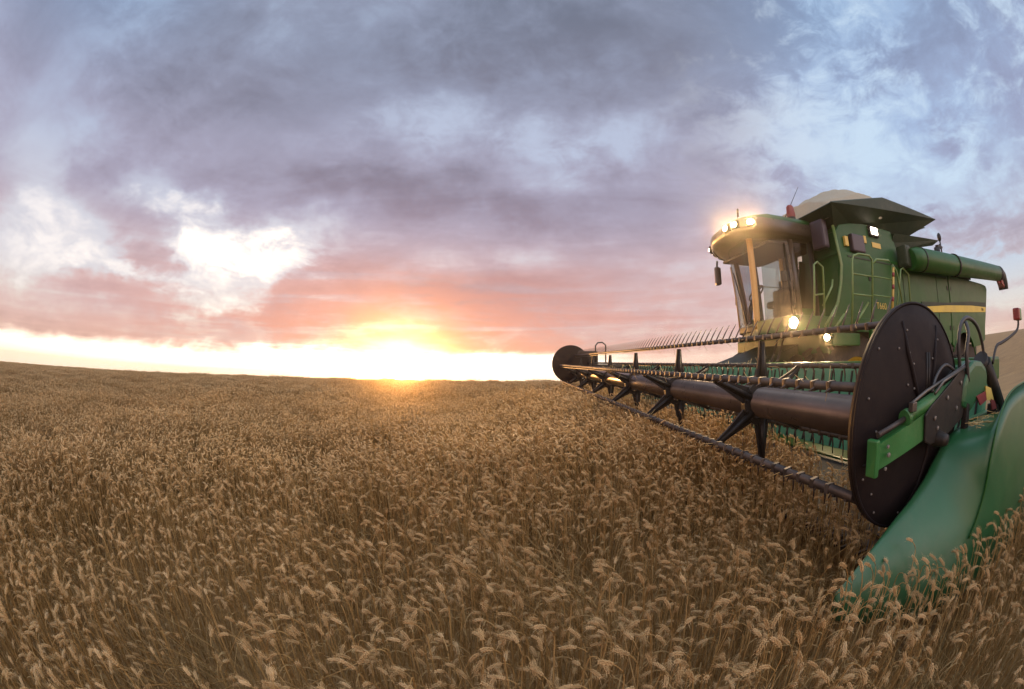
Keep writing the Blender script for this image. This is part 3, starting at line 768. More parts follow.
# rails and ladder
def rail(pts, r=0.020, name='handrail', mat='rail'):
    return H.part(name, MB().tube(pts, r, 8), mat)
Y1 = 4.92
rail([(5.22, Y1, 2.0), (5.40, Y1, 3.05), (5.45, Y1, 3.13), (5.60, Y1, 3.18), (5.92, Y1, 3.19), (6.0, Y1, 3.12), (5.78, Y1, 2.0)])
for z in (2.50, 2.83): rail([(5.22 + 0.18 * (z - 2) / 1.05, Y1, z), (5.78 + 0.21 * (z - 2) / 1.1, Y1, z)], 0.015, 'rail_rung')
rail([(6.0, Y1, 3.06), (6.15, Y1, 3.15), (6.55, Y1, 3.18), (6.68, Y1, 3.12), (6.40, Y1, 1.98)])
for z in (2.52, 2.84): rail([(5.88 + 0.2 * (z - 2.4), Y1, z), (6.52 + 0.24 * (z - 2.4), Y1, z)], 0.013, 'rail_rung')
tape = MB(); tape.tube([(6.42, Y1 - 0.03, 2.12), (6.66, Y1 - 0.03, 3.05)], 0.026, 8); tp = H.part('taped_handrail', tape, 'yellow_tape')
tm = MB()
for k in range(4): tm.tube([(6.42 + 0.24 * t / 0.93, Y1 - 0.03, 2.12 + t) for t in (0.10 + 0.22 * k, 0.18 + 0.22 * k)], 0.0285, 8)
H.parts('red_band', tm, 'red_decal', tp)
rail([(6.68, Y1, 3.12), (6.80, Y1, 3.02), (6.92, Y1, 2.3)], 0.018)
rail([(6.78, Y1 + 0.2, 2.0), (7.26, Y1 + 0.2, 3.12), (7.36, Y1 + 0.2, 3.16), (7.56, Y1 + 0.2, 3.06), (7.48, Y1 + 0.2, 2.2)], 0.018)
rail([(4.42, 5.05, 1.98), (4.54, 5.05, 2.92), (4.62, 5.05, 2.97), (4.74, 5.05, 2.90), (4.66, 5.05, 1.98)], 0.018)
rail([(4.48, 5.05, 2.45), (4.70, 5.05, 2.48)], 0.013, 'rail_rung')
rail([(4.66, 5.05, 2.30), (4.95, 5.08, 2.62), (5.1, 5.2, 2.75)], 0.018)
rail([(5.10, 4.97, 2.18), (4.85, 4.97, 1.97)], 0.022, 'step_rail'); rail([(5.80, 4.97, 2.40), (5.32, 4.97, 1.98)], 0.022, 'step_rail'); rail([(4.9, 4.97, 2.30), (4.6, 4.97, 1.97)], 0.018, 'step_rail')
ld = MB()
for xx in (5.75, 6.25): ld.bb((xx - 0.03, 4.86, 0.5), (xx + 0.03, 4.94, 1.98), 0.006)
for k in range(5): ld.bb((5.78, 4.84, 0.55 + 0.3 * k), (6.22, 4.97, 0.59 + 0.3 * k), 0.005)
H.part('ladder', ld, 'green')

# ------------------------------------------------------------------ grain heaped above the tank
gx0, gx1, gy0, gy1 = 5.3, 9.1, 5.3, 8.6
b = MB(); n = 36; vs = []
for j in range(n + 1):
    row = []
    for i in range(n + 1):
        u = i / n; v = j / n
        x = gx0 + (gx1 - gx0) * u; y = gy0 + (gy1 - gy0) * v
        cxn, cyn = (x - 7.25) / 1.75, (y - 6.75) / 1.65
        d = math.hypot(cxn, cyn)
        h = 5.22 - 0.98 * (math.sqrt(d * d + 0.055) - 0.235)
        h += 0.018 * math.sin(7 * x + 3 * y) + 0.012 * math.sin(13 * y - 5 * x) + random.uniform(-0.008, 0.008)
        ex = min(u, 1 - u, v, 1 - v) * 6
        rim = 3.98 + (0.44) * min(1, max(0, (x - 5.3) / 1.6))
        z = max(h, rim - 0.10) if ex > 0.35 else rim - 0.12
        row.append(b.bm.verts.new((x, y, z)))
    vs.append(row)
for j in range(n):
    for i in range(n):
        f = b.bm.faces.new((vs[j][i], vs[j][i + 1], vs[j + 1][i + 1], vs[j + 1][i])); f.smooth = True
solo('grain_heap', b, 'grain', 'pale heap of harvested grain piled above the open tank', 'grain', (7.2, 6.95, 3.9), kind='stuff')

# ------------------------------------------------------------------ header
HB = (2.4, 7.0, 0.0)
G = Thing('harvester_header', 'wide green and black grain header with turning reel in front of the combine', 'grain header', HB)
YN, YF = 1.30, 12.9
AX, AZ, RR = 1.87, 1.18, 0.485
# back frame, belts
fr = MB(); fr.prism([(3.18, 0.62), (3.30, 0.60), (3.42, 1.40), (3.34, 1.42)], 'y', YN + 0.15, YF - 0.1); bk = G.part('back_sheet', fr, 'green_belt')
rb = MB()
yy = YN + 0.2
while yy < YF - 0.15:
    if not (6.2 < yy < 7.7): rb.prism([(3.165, 0.63), (3.185, 0.63), (3.335, 1.38), (3.315, 1.38)], 'y', yy, yy + 0.018)
    yy += 0.165
G.parts('belt_cleat', rb, 'black', bk)
G.part('top_beam', MB().bb((3.36, YN + 0.1, 1.30), (3.62, YF - 0.1, 1.47), 0.02), 'green')
G.part('bottom_beam', MB().bb((3.3, YN + 0.1, 0.28), (3.62, YF - 0.1, 0.5), 0.02), 'green')
bd = MB(); bd.prism([(2.45, 0.26), (3.22, 0.42), (3.22, 0.50), (2.45, 0.30)], 'y', YN + 0.15, YF - 0.1); G.part('belt_deck', bd, 'black')
cbm = MB(); cbm.bb((2.30, YN + 0.1, 0.22), (2.46, YF - 0.1, 0.27), 0.01)
y = YN + 0.2
while y < YF - 0.2:
    cbm.prism([(2.32, y - 0.022), (2.32, y + 0.022), (2.14, y + 0.004), (2.14, y - 0.004)], 'z', 0.235, 0.262); y += 0.0762
G.part('cutter_bar', cbm, 'steel')

# reel
rt = MB(); rt.tube([(AX, YN + 0.10, AZ), (AX, YF - 0.4, AZ + 0.06)], 0.115, 32)
reel = G.part('reel', rt, 'tube')
for y in (YN + 0.12, YN + 0.2):
    b = MB(); b.tube([(AX, y, AZ), (AX, y + 0.03, AZ)], 0.16 - (y - YN - 0.12), 24); G.part('tube_flange', b, 'steel', reel)
SP = [2.84 + 1.74 * k for k in range(6)]
angs = [89, 156, 216, 276, 332, 33]
def spider(y, rr=RR):
    mb = MB()
    mb.lathe([(0.118, -0.03), (0.17, -0.028), (0.17, 0.028), (0.118, 0.03)], (AX, y, AZ), 'y', 18, False)
    for a in angs:
        a = R(a); ca, sa = math.cos(a), math.sin(a)
        L, Wd = rr - 0.02, 0.072
        pts = [(0.11, -Wd), (0.11, Wd), (L * 0.75, 0.034), (L, 0.024), (L, -0.024), (L * 0.75, -0.034)]
        P = [(AX + u * ca - v * sa, AZ + u * sa + v * ca) for u, v in pts]
        mb.prism(P, 'y', y - 0.010, y + 0.010)
        rbp = [(0.10, 0), (L, 0)]
        Q = [(AX + u * ca, y - 0.018, AZ + u * sa) for u, v in rbp]
        mb.tube(Q, [0.028, 0.012], 6)
        for q in range(2):
            a2 = a + (q - 0.5) * 0.5
            mb.lathe([(0.0, -0.042), (0.011, -0.040), (0.011, -0.02)], (AX + 0.15 * math.cos(a2), y, AZ + 0.15 * math.sin(a2)), 'y', 8, False)
        for u in (0.2, 0.34): mb.lathe([(0.0, -0.028), (0.013, -0.026), (0.013, 0.0)], (AX + u * ca, y, AZ + u * sa), 'y', 8, False)
    return mb
for y in SP: G.part('reel_spider', spider(y), 'black', reel)
tdir = {89: (0.50, 0.86), 156: (-0.6, -0.35), 216: (0.10, -1.0), 276: (0.25, -1), 332: (0.25, -1), 33: (0.25, -1)}
TL = {89: 0.17, 156: 0.05, 216: 0.05, 276: 0.12, 332: 0.15, 33: 0.11}
for a in angs:
    bx, bz = AX + RR * math.cos(R(a)), AZ + RR * math.sin(R(a))
    mb = MB(); mb.tube([(bx, YN + 0.05, bz), (bx, YF - 0.35, bz + 0.06)], 0.019 if a in (89, 33) else 0.022, 10)
    mb.bb((bx - 0.006, YN + 0.2, bz - 0.002), (bx + 0.030, YF - 0.4, bz + 0.004))
    d = Vector((tdir[a][0], 0, tdir[a][1])).normalized(); L = TL[a]
    PT = 0.125
    ny = int((YF - YN - 0.6) / PT)
    one = None; allb = MB(); clips = mb
    for k in range(ny):
        y = YN + 0.24 + PT * k; zz = bz + 0.06 * k / ny
        p = Vector((bx, y, zz))
        cs = 0.040 if a in (89, 33) else 0.050
        clips.box((bx, y, zz), (cs, 0.030, cs), (0, random.uniform(-.2, .2), 0), 0.006)
        def tine(m_):
            for s_ in (-0.012,):
                q = p + Vector((0, s_, 0))
                m_.tube([q, q + d * L * 0.55, q + d * L + Vector((0.008 if a == 89 else -0.012, 0, 0))], [0.0065, 0.0055, 0.003] if a == 89 else [0.008, 0.0065, 0.0035], 6)
        if a == 89:
            if one is None:
                t_ = MB(); tine(t_); one = G.part('tine', t_, 'steel', reel)
            else:
                G.copy(one, (0, PT * k, 0.06 * k / ny), reel)
        else:
            tine(allb)
    if a != 89: G.part('tine_row', allb, 'steel', reel, kind='stuff')
    else: allb.bm.free()
    G.part('reel_bat', mb, 'steel', reel)

# end shields
def shield(y, cx, cz, r, sd):
    mb = MB(); mb.lathe([(0, -0.045 * sd), (r * 0.35, -0.045 * sd), (r * 0.8, -0.03 * sd), (r * 0.97, -0.008 * sd), (r, 0.0), (r, 0.03 * sd), (r * 0.96, 0.035 * sd), (0, 0.03 * sd)], (cx, y, cz), 'y', 64)
    return mb
sh = G.part('end_shield', shield(YN, 1.885, 1.215, 0.535, 1), 'shield')
def onsh(u, v):   # point on the outer face (camera side)
    r = math.hypot(u, v) / 0.535
    d = 0.045 if r < 0.35 else 0.045 - 0.015 * (r - 0.35) / 0.45 if r < 0.8 else 0.03 - 0.024 * (r - 0.8) / 0.2
    return (1.885 + u, YN - d - 0.003, 1.215 + v)
ribs = MB()
for pts in ([(-0.17, 0.44), (-0.15, 0.30), (-0.08, 0.14), (-0.02, 0.04)], [(0.20, 0.43), (0.14, 0.28), (0.10, 0.10), (0.06, 0.02)], [(-0.05, -0.49), (0.06, -0.34), (0.10, -0.18), (0.09, -0.06)], [(-0.46, -0.16), (-0.30, -0.14), (-0.15, -0.08)], [(0.47, -0.1), (0.3, -0.1), (0.16, -0.06)]):
    ribs.tube([onsh(*p) for p in pts], [0.006] + [0.013] * (len(pts) - 2) + [0.008], 8)
G.parts('shield_rib', ribs, 'shield', sh)
sl_ = MB()
for u in (0.035, 0.062): sl_.tube([onsh(u, 0.06), onsh(u + 0.012, 0.30)], 0.008, 6)
G.parts('slot', sl_, 'black', sh)
bl = MB()
bolts = [(-0.145, 0.40), (-0.135, 0.30), (-0.12, 0.24), (-0.10, 0.14), (-0.07, 0.07), (0.19, 0.36), (0.15, 0.28), (0.13, 0.20), (-0.10, 0.25), (-0.16, 0.16), (0.02, 0.08), (0.11, 0.27), (-0.23, 0.32), (-0.40, -0.02), (-0.44, -0.22), (-0.36, -0.30), (-0.30, -0.40), (0.05, -0.42), (-0.08, -0.45), (0.18, 0.12), (-0.46, 0.12), (-0.38, 0.32)]
for u, v in bolts:
    x, y, z = onsh(u, v); bl.lathe([(0.0, -0.006), (0.0045, -0.005), (0.006, 0.001)], (x, y, z), 'y', 8, False)
G.parts('bolt', bl, 'bolt', sh)
rim_ = MB(); rim_.tube([(1.885 + 0.531 * math.cos(2 * math.pi * k / 64), YN - 0.004, 1.215 + 0.531 * math.sin(2 * math.pi * k / 64)) for k in range(65)], 0.008, 6, cap=False); G.part('shield_rim', rim_, 'shield', sh)
fs = G.part('end_shield', shield(YF - 0.25, 1.74, 1.47, 0.56, -1), 'shield')
mb = MB(); mb.bb((1.85, YF - 0.1, 1.30), (2.62, YF + 0.12, 1.86), 0.06); mb.bb((2.3, YF - 0.1, 0.3), (3.6, YF + 0.15, 1.45), 0.08); G.part('far_end_frame', mb, 'black')
mb = MB(); mb.tube([(2.45, YF - 0.5, 1.5), (2.45, YF - 0.5, 2.0), (2.52, YF - 0.5, 2.09), (2.66, YF - 0.5, 2.10), (2.76, YF - 0.5, 2.02), (2.76, YF - 0.5, 1.5)], 0.022, 8); G.part('hydraulic_hose', mb, 'hose')

# near end wall behind the shield
G.part('end_wall', MB().prism([(2.0, 0.25), (3.6, 0.25), (3.62, 1.12), (2.75, 1.10), (2.40, 0.9), (2.1, 0.5)], 'y', YN + 0.04, YN + 0.09, 0.006), 'green_light')

# crop divider: long green snout with a flared outer flank
def interp(P, n):
    P = [Vector(p) for p in P]; out = []
    m_ = len(P) - 1
    for k in range(n + 1):
        t = k / n * m_; i = min(int(t), m_ - 1); f = t - i
        p0, p1, p2, p3 = P[max(i - 1, 0)], P[i], P[i + 1], P[min(i + 2, m_)]
        out.append(0.5 * ((2 * p1) + (p2 - p0) * f + (2 * p0 - 5 * p1 + 4 * p2 - p3) * f * f + (3 * p1 - p0 - 3 * p2 + p3) * f ** 3))
    return out
ridge = [(1.20, 1.08, 0.615), (1.43, 1.12, 0.73), (1.62, 1.15, 0.81), (1.78, 1.17, 0.87), (1.92, 1.19, 0.935), (2.02, 1.20, 1.01), (2.12, 1.20, 1.075), (2.28, 1.20, 1.12), (2.8, 1.20, 1.13), (3.75, 1.20, 1.13)]
crease = [(1.20, 1.06, 0.58), (1.48, 1.02, 0.57), (1.72, 0.96, 0.55), (1.95, 0.90, 0.54), (2.10, 0.885, 0.64), (2.16, 0.88, 0.82), (2.168, 0.88, 1.02), (2.25, 0.88, 1.20), (2.58, 0.89, 1.31), (3.75, 0.93, 1.33)]
lower = [(1.24, 1.06, 0.48), (1.55, 1.0, 0.36), (1.9, 0.93, 0.28), (2.2, 0.87, 0.26), (2.4, 0.84, 0.26), (2.55, 0.82, 0.26), (2.7, 0.81, 0.26), (2.9, 0.81, 0.26), (3.3, 0.83, 0.26), (3.85, 0.88, 0.26)]
inner = [(1.24, 1.10, 0.48), (1.55, 1.16, 0.36), (1.9, 1.21, 0.28), (2.2, 1.23, 0.26), (2.4, 1.24, 0.26), (2.55, 1.24, 0.26), (2.7, 1.24, 0.26), (2.9, 1.24, 0.26), (3.3, 1.24, 0.26), (3.85, 1.24, 0.26)]
NN = 54
Rg, Cr, Lo, In = interp(ridge, NN), interp(crease, NN), interp(lower, NN), interp(inner, NN)
secs = []
for k in range(NN + 1):
    sec = []
    a, c, l, i_ = Rg[k], Cr[k], Lo[k], In[k]
    w_ = min(1.0, k / 14)
    nrm = Vector((-0.35, -0.55, 0.6)).normalized()
    sec.append(a + Vector((0.0, 0.022, -0.02)) * w_)
    for t in (0.0, 0.12, 0.3, 0.5, 0.7, 0.88, 1.0):
        p = a.lerp(c, t); p.z = a.z + (c.z - a.z) * t ** (1 + 4 * float(sstep((k - 0.62 * NN) / (0.14 * NN))))
        sec.append(p + nrm * 0.03 * w_ * math.sin(math.pi * t) * (1 - float(sstep((k - 0.6 * NN) / (0.15 * NN)))))
    out_ = Vector((0.15, -1, 0.1)).normalized()
    for t in (0.08, 0.3, 0.55, 0.8, 1.0):
        sec.append(c.lerp(l, t) + out_ * 0.05 * w_ * math.sin(math.pi * min(1, t)) )
    sec.append(i_)
    secs.append(sec)
dv = G.part('crop_divider', MB().loft(secs), 'green_light')
sm = MB(); sm.tube([p + Vector((-0.004, -0.008, 0.003)) for p in Cr[24:]], 0.006, 6); G.part('divider_seam', sm, 'green', dv)

# reel arm with its lift cylinder, outside the near shield
YA = 1.20
mb = MB(); mb.loft([[(1.415, YA - 0.022, 1.055), (1.415, YA + 0.022, 1.055), (1.415, YA + 0.022, 1.165), (1.415, YA - 0.022, 1.165)], [(2.20, YA - 0.022, 1.20), (2.20, YA + 0.022, 1.20), (2.20, YA + 0.022, 1.335), (2.20, YA - 0.022, 1.335)]], smooth=False)
arm = G.part('reel_arm', mb, 'green_arm')
pl = MB(); pl.box((1.402, YA, 1.105), (0.028, 0.062, 0.155), (0, -0.12, 0), 0.008); G.part('end_plate', pl, 'green_arm', arm)
b = MB()
for z in (1.06, 1.15): b.lathe([(0, -0.008), (0.008, -0.007), (0.008, 0)], (1.46, YA - 0.036, z + 0.0), 'y', 8, False)
b.lathe([(0, -0.010), (0.010, -0.008), (0.010, 0)], (1.47, YA - 0.037, 1.115), 'y', 10, False)
G.parts('bolt', b, 'bolt', arm)
b = MB(); b.tube([(1.42, YA, 1.195), (1.66, YA, 1.245)], 0.013, 10); G.part('cylinder_rod', b, 'steel', arm)
b = MB(); b.tube([(1.63, YA, 1.24), (2.02, YA, 1.325)], 0.032, 14); b.tube([(1.63, YA, 1.24), (1.66, YA, 1.247)], 0.038, 14); b.tube([(2.02, YA, 1.325), (2.22, YA, 1.37)], 0.022, 10); G.part('lift_cylinder', b, 'green_arm', arm)
b = MB(); b.bb((1.63, YA - 0.05, 1.27), (1.67, YA - 0.02, 1.31), 0.004); b.tube([(1.65, YA - 0.022, 1.30), (1.80, YA - 0.022, 1.345), (2.2, YA - 0.03, 1.425), (2.38, YA - 0.02, 1.46)], 0.009, 6); b.tube([(1.85, YA - 0.05, 1.33), (1.95, YA - 0.05, 1.38), (2.3, YA - 0.04, 1.44)], 0.008, 6); G.parts('hydraulic_pipe', b, 'bright_steel', arm)
b = MB(); b.prism([(1.80, 1.12), (1.86, 1.10), (1.99, 1.10), (2.26, 1.18), (2.32, 1.40), (2.22, 1.43), (2.05, 1.36), (1.84, 1.28), (1.78, 1.24)], 'y', YA - 0.040, YA - 0.026, 0.006); b.prism([(1.80, 1.12), (1.86, 1.10), (1.99, 1.10), (2.26, 1.18), (2.32, 1.40), (2.22, 1.43), (2.05, 1.36), (1.84, 1.28), (1.78, 1.24)], 'y', YA + 0.026, YA + 0.040, 0.006)
br = G.part('arm_bracket', b, 'black', arm)
b = MB(); b.lathe([(0, -0.07), (0.026, -0.068), (0.031, -0.05), (0.035, -0.03), (0.042, 0.0), (0.042, 0.02)], (1.95, YA - 0.035, 1.115), 'y', 18); G.part('pivot_hub', b, 'black', arm)
b = MB()
for u, v in ((1.88, 1.22), (1.92, 1.17), (2.02, 1.30), (2.2, 1.36), (2.15, 1.24)): b.lathe([(0, -0.010), (0.010, -0.008), (0.010, 0)], (u, YA - 0.041, v), 'y', 8, False)
G.parts('bracket_bolt', b, 'bolt', arm)
b = MB(); b.prism([(2.22, 1.24), (2.24, 1.36), (2.30, 1.43), (2.40, 1.465), (2.52, 1.46), (2.62, 1.42), (2.66, 1.36), (2.62, 1.28), (2.46, 1.25), (2.36, 1.2)], 'y', YA - 0.06, YA + 0.07, 0.03, True); G.part('arm_casting', b, 'green_light', arm)
b = MB(); b.bb((2.28, YA - 0.06, 1.0), (2.33, YA - 0.02, 1.30), 0.005); b.tube([(2.66, YA - 0.03, 1.45), (3.02, YA - 0.04, 1.15)], 0.045, 8); b.tube([(2.72, YA - 0.05, 1.42), (3.07, YA - 0.06, 1.15)], 0.022, 8); b.bb((2.90, YA - 0.06, 1.12), (3.10, YA + 0.04, 1.19), 0.01); b.tube([(2.63, YA, 1.47), (2.70, YA, 1.40)], 0.06, 10); G.parts('strut', b, 'black', arm)
b = MB(); b.prism([(2.42, 1.275), (2.58, 1.29), (2.62, 1.24), (2.50, 1.22)], 'y', YA - 0.070, YA - 0.060); b.prism([(2.70, 1.24), (2.80, 1.22), (2.86, 1.17), (2.76, 1.17)], 'y', YA - 0.070, YA - 0.060); G.parts('red_marker', b, 'red_decal')
b = MB(); b.prism([(2.585, 1.32), (2.70, 1.30), (2.78, 1.225), (2.70, 1.23), (2.62, 1.24)], 'y', YA - 0.069, YA - 0.061); G.part('yellow_marker', b, 'yellow_decal')
b = MB(); b.tube(interp([(2.28, YA, 1.38), (2.25, YA, 1.54), (2.30, YA, 1.65), (2.42, YA, 1.69), (2.58, YA, 1.65), (2.68, YA, 1.54), (2.70, YA, 1.42)], 24), 0.013, 8)
b.tube(interp([(2.30, YA - 0.05, 1.36), (2.27, YA - 0.05, 1.50), (2.31, YA - 0.05, 1.60), (2.34, YA - 0.02, 1.66)], 14), 0.014, 8); b.tube(interp([(2.24, YA, 1.40), (2.1, YA + 0.02, 1.45), (1.98, YA + 0.02, 1.40), (1.9, YA, 1.33)], 14), 0.010, 8)
G.parts('hydraulic_hose', b, 'hose', arm)
sb_ = MB(); rs_ = random.Random(3)
def straw(c, L, spread_=(1, 1, 0.35)):
    d = Vector((rs_.gauss(0, spread_[0]), rs_.gauss(0, spread_[1]), rs_.gauss(0, spread_[2]))).normalized()
    bend = Vector((rs_.uniform(-.2, .2), rs_.uniform(-.2, .2), rs_.uniform(-.25, .05))) * L
    c = Vector(c); sb_.tube([c - d * L / 2, c + bend * 0.3, c + d * L / 2 + bend * 0.2], 0.0018, 4)
for k in range(90): straw((rs_.uniform(2.2, 3.6), rs_.uniform(1.02, 1.2), 1.138 + 0.015 * rs_.random()), rs_.uniform(0.04, 0.16), (1, 1, 0.06))
for a in (89, 216, 33, 156):
    for k in range(34): straw((AX + RR * math.cos(R(a)), rs_.uniform(YN + 0.2, 7.0), AZ + RR * math.sin(R(a)) + 0.012), rs_.uniform(0.06, 0.24), (0.8, 0.5, 0.7))
for k in range(60): straw((rs_.uniform(4.1, 6.8), rs_.uniform(5.06, 5.3), 2.0), rs_.uniform(0.05, 0.2), (1, 1, 0.05))
for k in range(160): straw((rs_.uniform(2.5, 3.2), rs_.uniform(YN + 0.2, 8.0), 0.46 + 0.05 * rs_.random()), rs_.uniform(0.08, 0.3), (1, 1, 0.25))
M['straw'] = pmat('loose_straw', (0.52, 0.36, 0.15), 0.7)
solo('loose_straw', sb_, 'straw', 'bits of cut straw caught on the header and its reel', 'straw', (2.6, 4.0, 1.0), kind='stuff')
# marker lamp on a flexible arm
b = MB(); b.tube(interp([(2.72, 1.13, 1.44), (2.84, 1.14, 1.535), (3.0, 1.14, 1.56), (3.25, 1.14, 1.60), (3.46, 1.14, 1.645), (3.52, 1.14, 1.69), (3.52, 1.14, 1.73)], 20), 0.011, 8); ml = G.part('marker_lamp', b, 'black')
G.part('lamp_lens', MB().bb((3.47, 1.11, 1.715), (3.525, 1.18, 1.80), 0.012), 'red', ml)
G.part('lamp_lens', MB().bb((3.526, 1.11, 1.715), (3.58, 1.18, 1.80), 0.012), 'green_lens', ml)

# ------------------------------------------------------------------ wheat
def wheat_mat(name, c1, c2, c3, transl=0.25, rough=0.7):
    m = bpy.data.materials.new(name); m.use_nodes = True
    nt = m.node_tree; nt.nodes.clear(); g = NT(nt)
    out = g.new('ShaderNodeOutputMaterial'); b = g.new('ShaderNodeBsdfPrincipled')
    oi = g.new('ShaderNodeObjectInfo'); t = g.new('ShaderNodeTexCoord').outputs['Object']
    n = g.noise(t, 14, 3, 0.6)
    geo = g.new('ShaderNodeNewGeometry')
    big = g.noise(geo.outputs['Position'], 0.55, 3, 0.6)
    c = g.mix(oi.outputs['Random'], c1, c2)
    c = g.mix(g.smooth(n, 0.35, 0.7), c, c3)
    c = g.mix(g.mul(g.smooth(big, 0.35, 0.70), 0.5), c, g.mix(1.0, c, (0.70, 0.66, 0.62), 'MULTIPLY'))
    g.put(b.inputs['Base Color'], c); b.inputs['Roughness'].default_value = rough; b.inputs['Specular IOR Level'].default_value = 0.3
    tr = g.new('ShaderNodeBsdfTranslucent'); g.put(tr.inputs[0], c)
    mx = g.new('ShaderNodeMixShader'); mx.inputs[0].default_value = transl
    nt.links.new(b.outputs[0], mx.inputs[1]); nt.links.new(tr.outputs[0], mx.inputs[2]); nt.links.new(mx.outputs[0], out.inputs[0])
    return m
W_STALK = wheat_mat('wheat_stalk', (0.45, 0.28, 0.10), (0.54, 0.35, 0.14), (0.36, 0.21, 0.07), 0.2, 0.5)
W_EAR = wheat_mat('wheat_ear', (0.70, 0.475, 0.225), (0.84, 0.615, 0.33), (0.56, 0.355, 0.15), 0.25)
W_LEAF = wheat_mat('wheat_leaf', (0.44, 0.29, 0.12), (0.54, 0.37, 0.16), (0.34, 0.21, 0.085), 0.35)

def rot_to(t):
    t = t / np.linalg.norm(t); a = np.array([0, 0, 1.0]) if abs(t[2]) < 0.9 else np.array([1.0, 0, 0])
    u = np.cross(t, a); u /= np.linalg.norm(u); v = np.cross(u, t); return u, v
class Raw:
    def __init__(s): s.V = []; s.F = []; s.Mi = []; s.n = 0
    def addm(s, V, F, mi):
        for f in F: s.F.append(tuple(i + s.n for i in f)); s.Mi.append(mi)
        s.V.extend([tuple(v) for v in V]); s.n += len(V)
    def tube(s, pts, rs, seg, mi):
        V = []; F = []
        for i, p in enumerate(pts):
            t = pts[min(i + 1, len(pts) - 1)] - pts[max(i - 1, 0)]; u, v = rot_to(t)
            for k in range(seg):
                a = 2 * math.pi * k / seg; V.append(p + (u * math.cos(a) + v * math.sin(a)) * rs[i])
        for i in range(len(pts) - 1):
            for k in range(seg): F.append((i * seg + k, i * seg + (k + 1) % seg, (i + 1) * seg + (k + 1) % seg, (i + 1) * seg + k))
        s.addm(V, F, mi)
    def spindle(s, p, d, L, r, mi, seg=4):
        u, v = rot_to(d); V = [p, p + d * L]
        for k in range(seg):
            a = 2 * math.pi * k / seg + 0.4; V.append(p + d * L * 0.42 + (u * math.cos(a) + v * math.sin(a)) * r)
        F = []
        for k in range(seg): F.append((0, 2 + (k + 1) % seg, 2 + k)); F.append((1, 2 + k, 2 + (k + 1) % seg))
        s.addm(V, F, mi)
    def build(s, name):
        me = bpy.data.meshes.new(name); me.from_pydata(s.V, [], s.F)
        for m_ in (W_STALK, W_EAR, W_LEAF): me.materials.append(m_)
        me.polygons.foreach_set('material_index', s.Mi)
        me.polygons.foreach_set('use_smooth', [True] * len(s.F)); me.update(); return me
def stem_curve(r_, h, lean, nod, az_, nseg=9, neck=0.055):
    """points up the stalk, then the bent neck; returns stalk points and ear points"""
    d = np.array([math.cos(az_), math.sin(az_), 0]); pts = []
    for k in range(nseg):
        t = k / (nseg - 1); pts.append(d * lean * t ** 1.7 * h + np.array([0, 0, 1]) * h * (t - 0.5 * lean * lean * t * t * 0.6))
    ang = math.atan2(lean * 1.7, 1.0)     # tilt from vertical at the top
    p = pts[-1].copy(); neckp = []
    tot = max(nod, ang + 0.1)
    for k in range(5):
        a = ang + (tot * 0.72 - ang) * (k + 1) / 5
        p = p + (d * math.sin(a) + np.array([0, 0, 1]) * math.cos(a)) * neck / 5; neckp.append(p.copy())
    ear = [p.copy()]
    EL = r_.uniform(0.034, 0.050); m_ = 9
    for k in range(m_):
        a = tot * 0.72 + (tot * 0.28 + 0.25) * (k + 1) / m_
        p = p + (d * math.sin(a) + np.array([0, 0, 1]) * math.cos(a)) * EL / m_; ear.append(p.copy())
    return pts + neckp, ear
def leaf(raw, r_, p, az_, L, wd):
    d = np.array([math.cos(az_), math.sin(az_), 0]); s2 = np.array([-d[1], d[0], 0]); V = []; F = []; n_ = 5
    drop = r_.uniform(0.5, 1.6); tw = r_.uniform(-1.5, 1.5)
    for k in range(n_ + 1):
        t = k / n_; c = p + d * L * (t * 0.75) + np.array([0, 0, 1]) * L * (0.55 * t - drop * t * t)
        a = tw * t; sv_ = s2 * math.cos(a) + np.array([0, 0, 1]) * math.sin(a); w2 = wd * (1 - t) ** 0.6 * 0.5 + 0.0006
        V += [c + sv_ * w2, c - sv_ * w2]
    for k in range(n_): F.append((2 * k, 2 * k + 1, 2 * k + 3, 2 * k + 2))
    raw.addm(V, F, 2)
def full_stem(raw, r_, off, h, lean, nod, az_):
    st_, ear = stem_curve(r_, h, lean, nod, az_)
    st_ = [p + off for p in st_]; ear = [p + off for p in ear]
    raw.tube(st_, list(np.linspace(0.0024, 0.0015, len(st_))), 4, 0)
    m_ = len(ear)
    for k in range(m_ - 1):
        t = (ear[k + 1] - ear[k]); t /= np.linalg.norm(t); u, v = rot_to(t)
        taper = (0.75 + 0.25 * math.sin(math.pi * min(1, (k + 1.2) / m_))) if k < m_ - 3 else 0.7
        for q in range(5):
            a = 2 * math.pi * q / 5 + k * 0.63 + r_.uniform(-.2, .2); o_ = u * math.cos(a) + v * math.sin(a)
            dd = t * 0.86 + o_ * 0.42; dd /= np.linalg.norm(dd)
            raw.spindle(ear[k] + o_ * 0.0018, dd, 0.0088 * taper + 0.0015, 0.0022 * taper, 1)
            if r_.random() < 0.5:
                L = r_.uniform(0.006, 0.018); aw = dd * 0.8 + o_ * 0.22 + t * 0.2; b0 = ear[k] + o_ * 0.004 + dd * 0.009
                raw.addm([b0 + u * 0.0006, b0 - u * 0.0006, b0 + aw * L], [(0, 1, 2)], 1)
    for q in range(r_.choice([0, 1, 1, 2])):
        i_ = r_.randint(2, 6); leaf(raw, r_, st_[i_], r_.uniform(0, 6.28), r_.uniform(0.08, 0.18), r_.uniform(0.004, 0.007))
